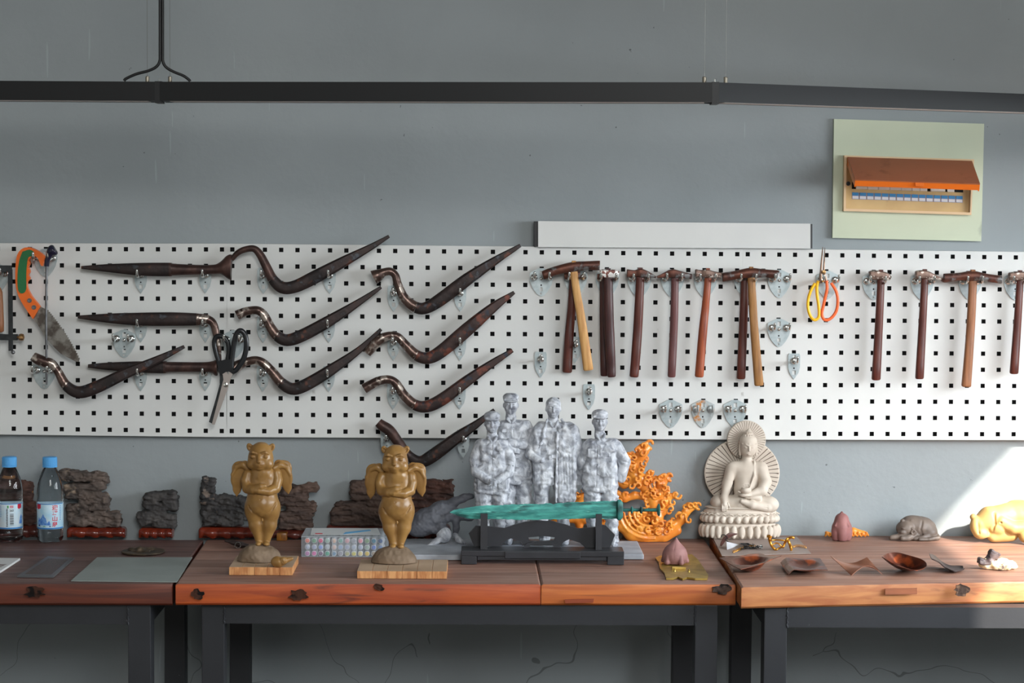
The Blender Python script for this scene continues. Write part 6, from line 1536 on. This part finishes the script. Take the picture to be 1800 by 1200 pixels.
def dish(corners, bowl, label, cx=0.5, cy=0.5, rad=0.36, mat=None, curlfn=None):
    A, B, C, D = [PZ(x, y, TZR+EPS+h) for x, y, h in corners]
    def fn(u, v):
        p = (A*(1-u)+B*u)*(1-v)+(D*(1-u)+C*u)*v; r = math.hypot(u-cx, v-cy)/rad
        dz = -bowl*max(0, 1-r*r)**0.8 if r < 1 else 0
        if curlfn: dz += curlfn(u, v)
        return p+Vector((0, 0, dz+0.0006*math.sin(u*9+v*7)))
    return patch('metal_dish', fn, 22, 22, 0.0014, mat or M['copper'], label, 'dish')
dish([(1264, 986, 0.016), (1336, 977, 0.018), (1373, 990, 0.020), (1302, 1003, 0.013)], 0.022, 'square copper dish with long right corner, leftmost of the hammered dishes', cx=0.48, cy=0.55, curlfn=lambda u, v: 0.010*(u**2)*(v**3)-0.004*(1-u)*(v))
dish([(1372, 983, 0.014), (1442, 984, 0.012), (1455, 1004, 0.010), (1386, 1004, 0.013)], 0.015, 'square copper dish with a round hollow, second in the row', rad=0.38, curlfn=lambda u, v: -0.010*max(0, 0.12-u)/0.12)
A, B, C, D = [PZ(x, y, TZR+EPS+h) for x, y, h in ((1460, 977, 0.030), (1524, 979, 0.034), (1551, 1009, 0.001), (1497, 1011, 0.001))]
patch('saddle_dish', lambda u, v: (A*(1-u)+B*u)*(1-v)+(D*(1-u)+C*u)*v+Vector((0, 0, 0.019*math.sin(PI*u)*v**1.5-0.014*math.sin(PI*u)*(1-v))), 22, 16, 0.0013, M['copper_lt'], 'rose copper sheet bent like a saddle, third in the row', 'dish')
def shell(outline, c, label, nm, mat, rings=8, pw=2.0):
    O_ = spline(outline+[outline[0]], 5)[:-1]; O3 = [PZ(x, y, TZR+EPS+h) for x, y, h in O_]; C0 = PZ(c[0], c[1], TZR+EPS+c[2]); n = len(O3)
    V = [C0]; 
    for j in range(1, rings+1):
        r = j/rings
        for p in O3: V.append(Vector((C0.x+(p.x-C0.x)*r, C0.y+(p.y-C0.y)*r, C0.z+(p.z-C0.z)*r**pw)))
    mn = min(v.z for v in V); th = 0.0016
    for v in V: v.z += TZR+EPS+th-mn
    m_ = len(V); V += [v-Vector((0, 0, th)) for v in V]; Fs = []
    for i in range(n):
        l = (i+1) % n; Fs += [(0, 1+i, 1+l), (m_, m_+1+l, m_+1+i)]
        for j in range(rings-1):
            a = 1+j*n; Fs += [(a+i, a+n+i, a+n+l, a+l), (m_+a+l, m_+a+n+l, m_+a+n+i, m_+a+i)]
        a = 1+(rings-1)*n; Fs.append((a+i, m_+a+i, m_+a+l, a+l))
    return tag(finish(nm, V, Fs, mat, smooth=60), label, 'dish', DG)
shell([(1550, 979, 0.034), (1562, 973, 0.036), (1578, 972, 0.036), (1598, 977, 0.031), (1618, 983, 0.026), (1628, 990, 0.020), (1627, 997, 0.014), (1612, 1003, 0.012), (1590, 998, 0.018), (1568, 990, 0.028)], (1590, 1000, 0.0), 'dark leaf-shaped copper bowl with high pointed left end', 'leaf_bowl', M['copper'], pw=1.7)
path = spline([(1637, 979, 0.034, 9), (1648, 984, 0.022, 10), (1660, 994, 0.009, 9), (1674, 1000, 0.004, 8.5), (1688, 999, 0.004, 6), (1694, 998, 0.006, 3)], 4)
def ribbon(u, v):
    i = u*(len(path)-1); a = int(min(i, len(path)-2)); f_ = i-a; q = [path[a][k]*(1-f_)+path[a+1][k]*f_ for k in range(4)]
    p = PZ(q[0], q[1], TZR+EPS+q[2]); w_ = (v-0.5)*2; return p+Vector((w_*q[3]*0.0004, w_*q[3]*0.0042, 0.004*w_*w_))
patch('iron_tongue', ribbon, 26, 8, 0.0022, M['iron'], 'dark iron tongue curled up at its left end, rightmost dish', 'dish')

# --- sleeping animal
M['dkclay'] = pmat('dark_grey_clay', srgb(112, 98, 88), srgb(88, 76, 68), scale=30, rough=0.5, bump=0.2, bscale=90)
an, py = at(1603, -0.060, TZR+EPS); s = Sdf(1548, 1656, 900, 950, -30, 34, 0.8)
s.ell((1616, 930, -2), (29, 20, 20), 2); s.ell((1602, 924, -2), (20, 16, 17), 5); s.ell((1632, 936, 2), (15, 13, 17), 4)
s.ell((1590, 930, 8), (17, 14, 15), 2.5); s.ell((1583, 936, 16), (8, 6, 8), 2); s.ell((1581, 934, 22), (4, 3, 3), 1)
for x in (1584, 1600): s.ell((x, 916.5, 10), (4, 4, 3), 1); s.ell((x-1, 928, 21), (3.2, 1.4, 2), 0.8)
s.chain([(1578, 925, 21), (1583, 923, 22)], 1, 0.6, 's'); s.chain([(1576, 937, 24), (1582, 938, 25), (1590, 936, 22)], 0.8, 0.5, 's')
s.chain([(1601+5*math.cos(a)*(1-a/12), 934+5*math.sin(a)*(1-a/12), 22) for a in np.linspace(0, 8, 16)], 1.7, 0.6)
s.chain([(1600, 936, 6), (1580, 943, 18), (1563, 944.5, 18)], [7, 5.5, 4.5], 2); s.chain([(1608, 940, 10), (1590, 945, 24), (1581, 945, 26)], [7, 5, 4.5], 1.5)
s.chain([(1636, 938, 8), (1618, 945, 18), (1604, 946, 20)], [10, 5, 4], 2); s.chain([(1642, 940, 8), (1646, 945, 14), (1628, 947, 22), (1612, 947.5, 24)], [5, 4, 3.4, 3], 1)
s.chain([(1618, 916, 14), (1614, 930, 19), (1618, 942, 18)], 1.0, 3, 's'); s.noise(0.5, 6, 3)
o = s.build('sleeping_animal', M['dkclay'], an, (1603, 949.5, 0)); tag(o, 'dark clay figure of a curled-up sleeping beast with round ears', 'figurine')

# --- pale yellow torso
M['yclay'] = pmat('pale_yellow_clay', srgb(188, 156, 100), srgb(170, 136, 82), scale=14, rough=0.5, bump=0.2, bscale=60)
an, py = at(1770, -0.100, TZR+EPS); s = Sdf(1696, 1900, 870, 956, -44, 40, 1.0)
s.chain([(1722, 920, 4), (1738, 912, 2), (1765, 908, 0)], [16, 21, 22], 5); s.ell((1712, 922, 8), (9.5, 15, 11), 2); s.ell((1722, 935, 8), (14, 12, 12), 4)
s.ell((1709, 909, 4), (6, 6, 7), 1); s.chain([(1713, 912, 20), (1716, 935, 18)], 1.6, 2, 's')
s.ell((1800, 905, -4), (50, 25, 26), 6); s.ell((1750, 925, 14), (16, 14, 12), 3); s.chain([(1755, 914, 18), (1775, 925, 22), (1800, 924, 22)], [10, 11, 12], 2)
s.ell((1752, 915, 27), (2.4, 2, 3), 1, 's'); s.chain([(1742, 900, 20), (1743, 918, 22), (1736, 935, 22)], 1.6, 3, 's')
s.ell((1792, 888, -12), (20, 8, 12), 3); s.chain([(1745, 940, 6), (1775, 938, 10)], [13, 12], 4)
s.chain([(1800, 930, 16), (1795, 938, 24), (1800, 946, 30)], [14, 11, 8], 2); s.chain([(1820, 930, 6), (1860, 940, 10), (1890, 944, 10)], [20, 14, 10], 5)
for q in range(8): s.chain([(1768+q*7, 886, 16), (1774+q*7, 905, 28), (1772+q*7, 915, 32)], 0.8, 2, 's')
s.noise(0.7, 12, 5)
o = s.build('clay_torso', M['yclay'], an, (1770, 953, 0), smoothit=1); tag(o, 'pale yellow clay torso lying in the sunlight at the right edge', 'sculpture')

# --- mineral piece
an = PZ(1752, 1000, TZR+EPS); s = Sdf(1714, 1794, 960, 1000, -24, 20, 0.8)
s.ell((1758, 992, 4), (22, 10, 14), 2); s.ell((1775, 992, 0), (12, 6, 12), 3); s.ell((1735, 990, -2), (15, 9, 12), 3); s.noise(2.6, 9, 3); s.noise(1.4, 4, 4)
t = thing('mineral_piece', an, 'jagged pale mineral piece with dark lump, alone at the right bench front', 'mineral')
s.build('pale_crust', pmat('pale_crust', srgb(226, 214, 184), srgb(200, 184, 140), scale=60, rough=0.7, bump=0.8, bscale=120, spot=srgb(84, 70, 66), sscale=26, sth=0.60, swid=0.06), an, (1752, 1000, 0), t)
s = Sdf(1716, 1776, 962, 1000, -18, 22, 0.8); s.box((1746, 974, 2), (9, 7, 7), 2, 1, rot=0.4); s.box((1732, 986, 2), (13, 5, 9), 2, 3, rot=0.1); s.ell((1740, 984, 0), (10, 10, 10), 3); s.noise(1.8, 7, 5)
s.build('dark_lump', pmat('dark_lump', srgb(92, 76, 74), srgb(60, 50, 52), scale=50, rough=0.5, bump=0.5), an, (1752, 1000, 0), t)
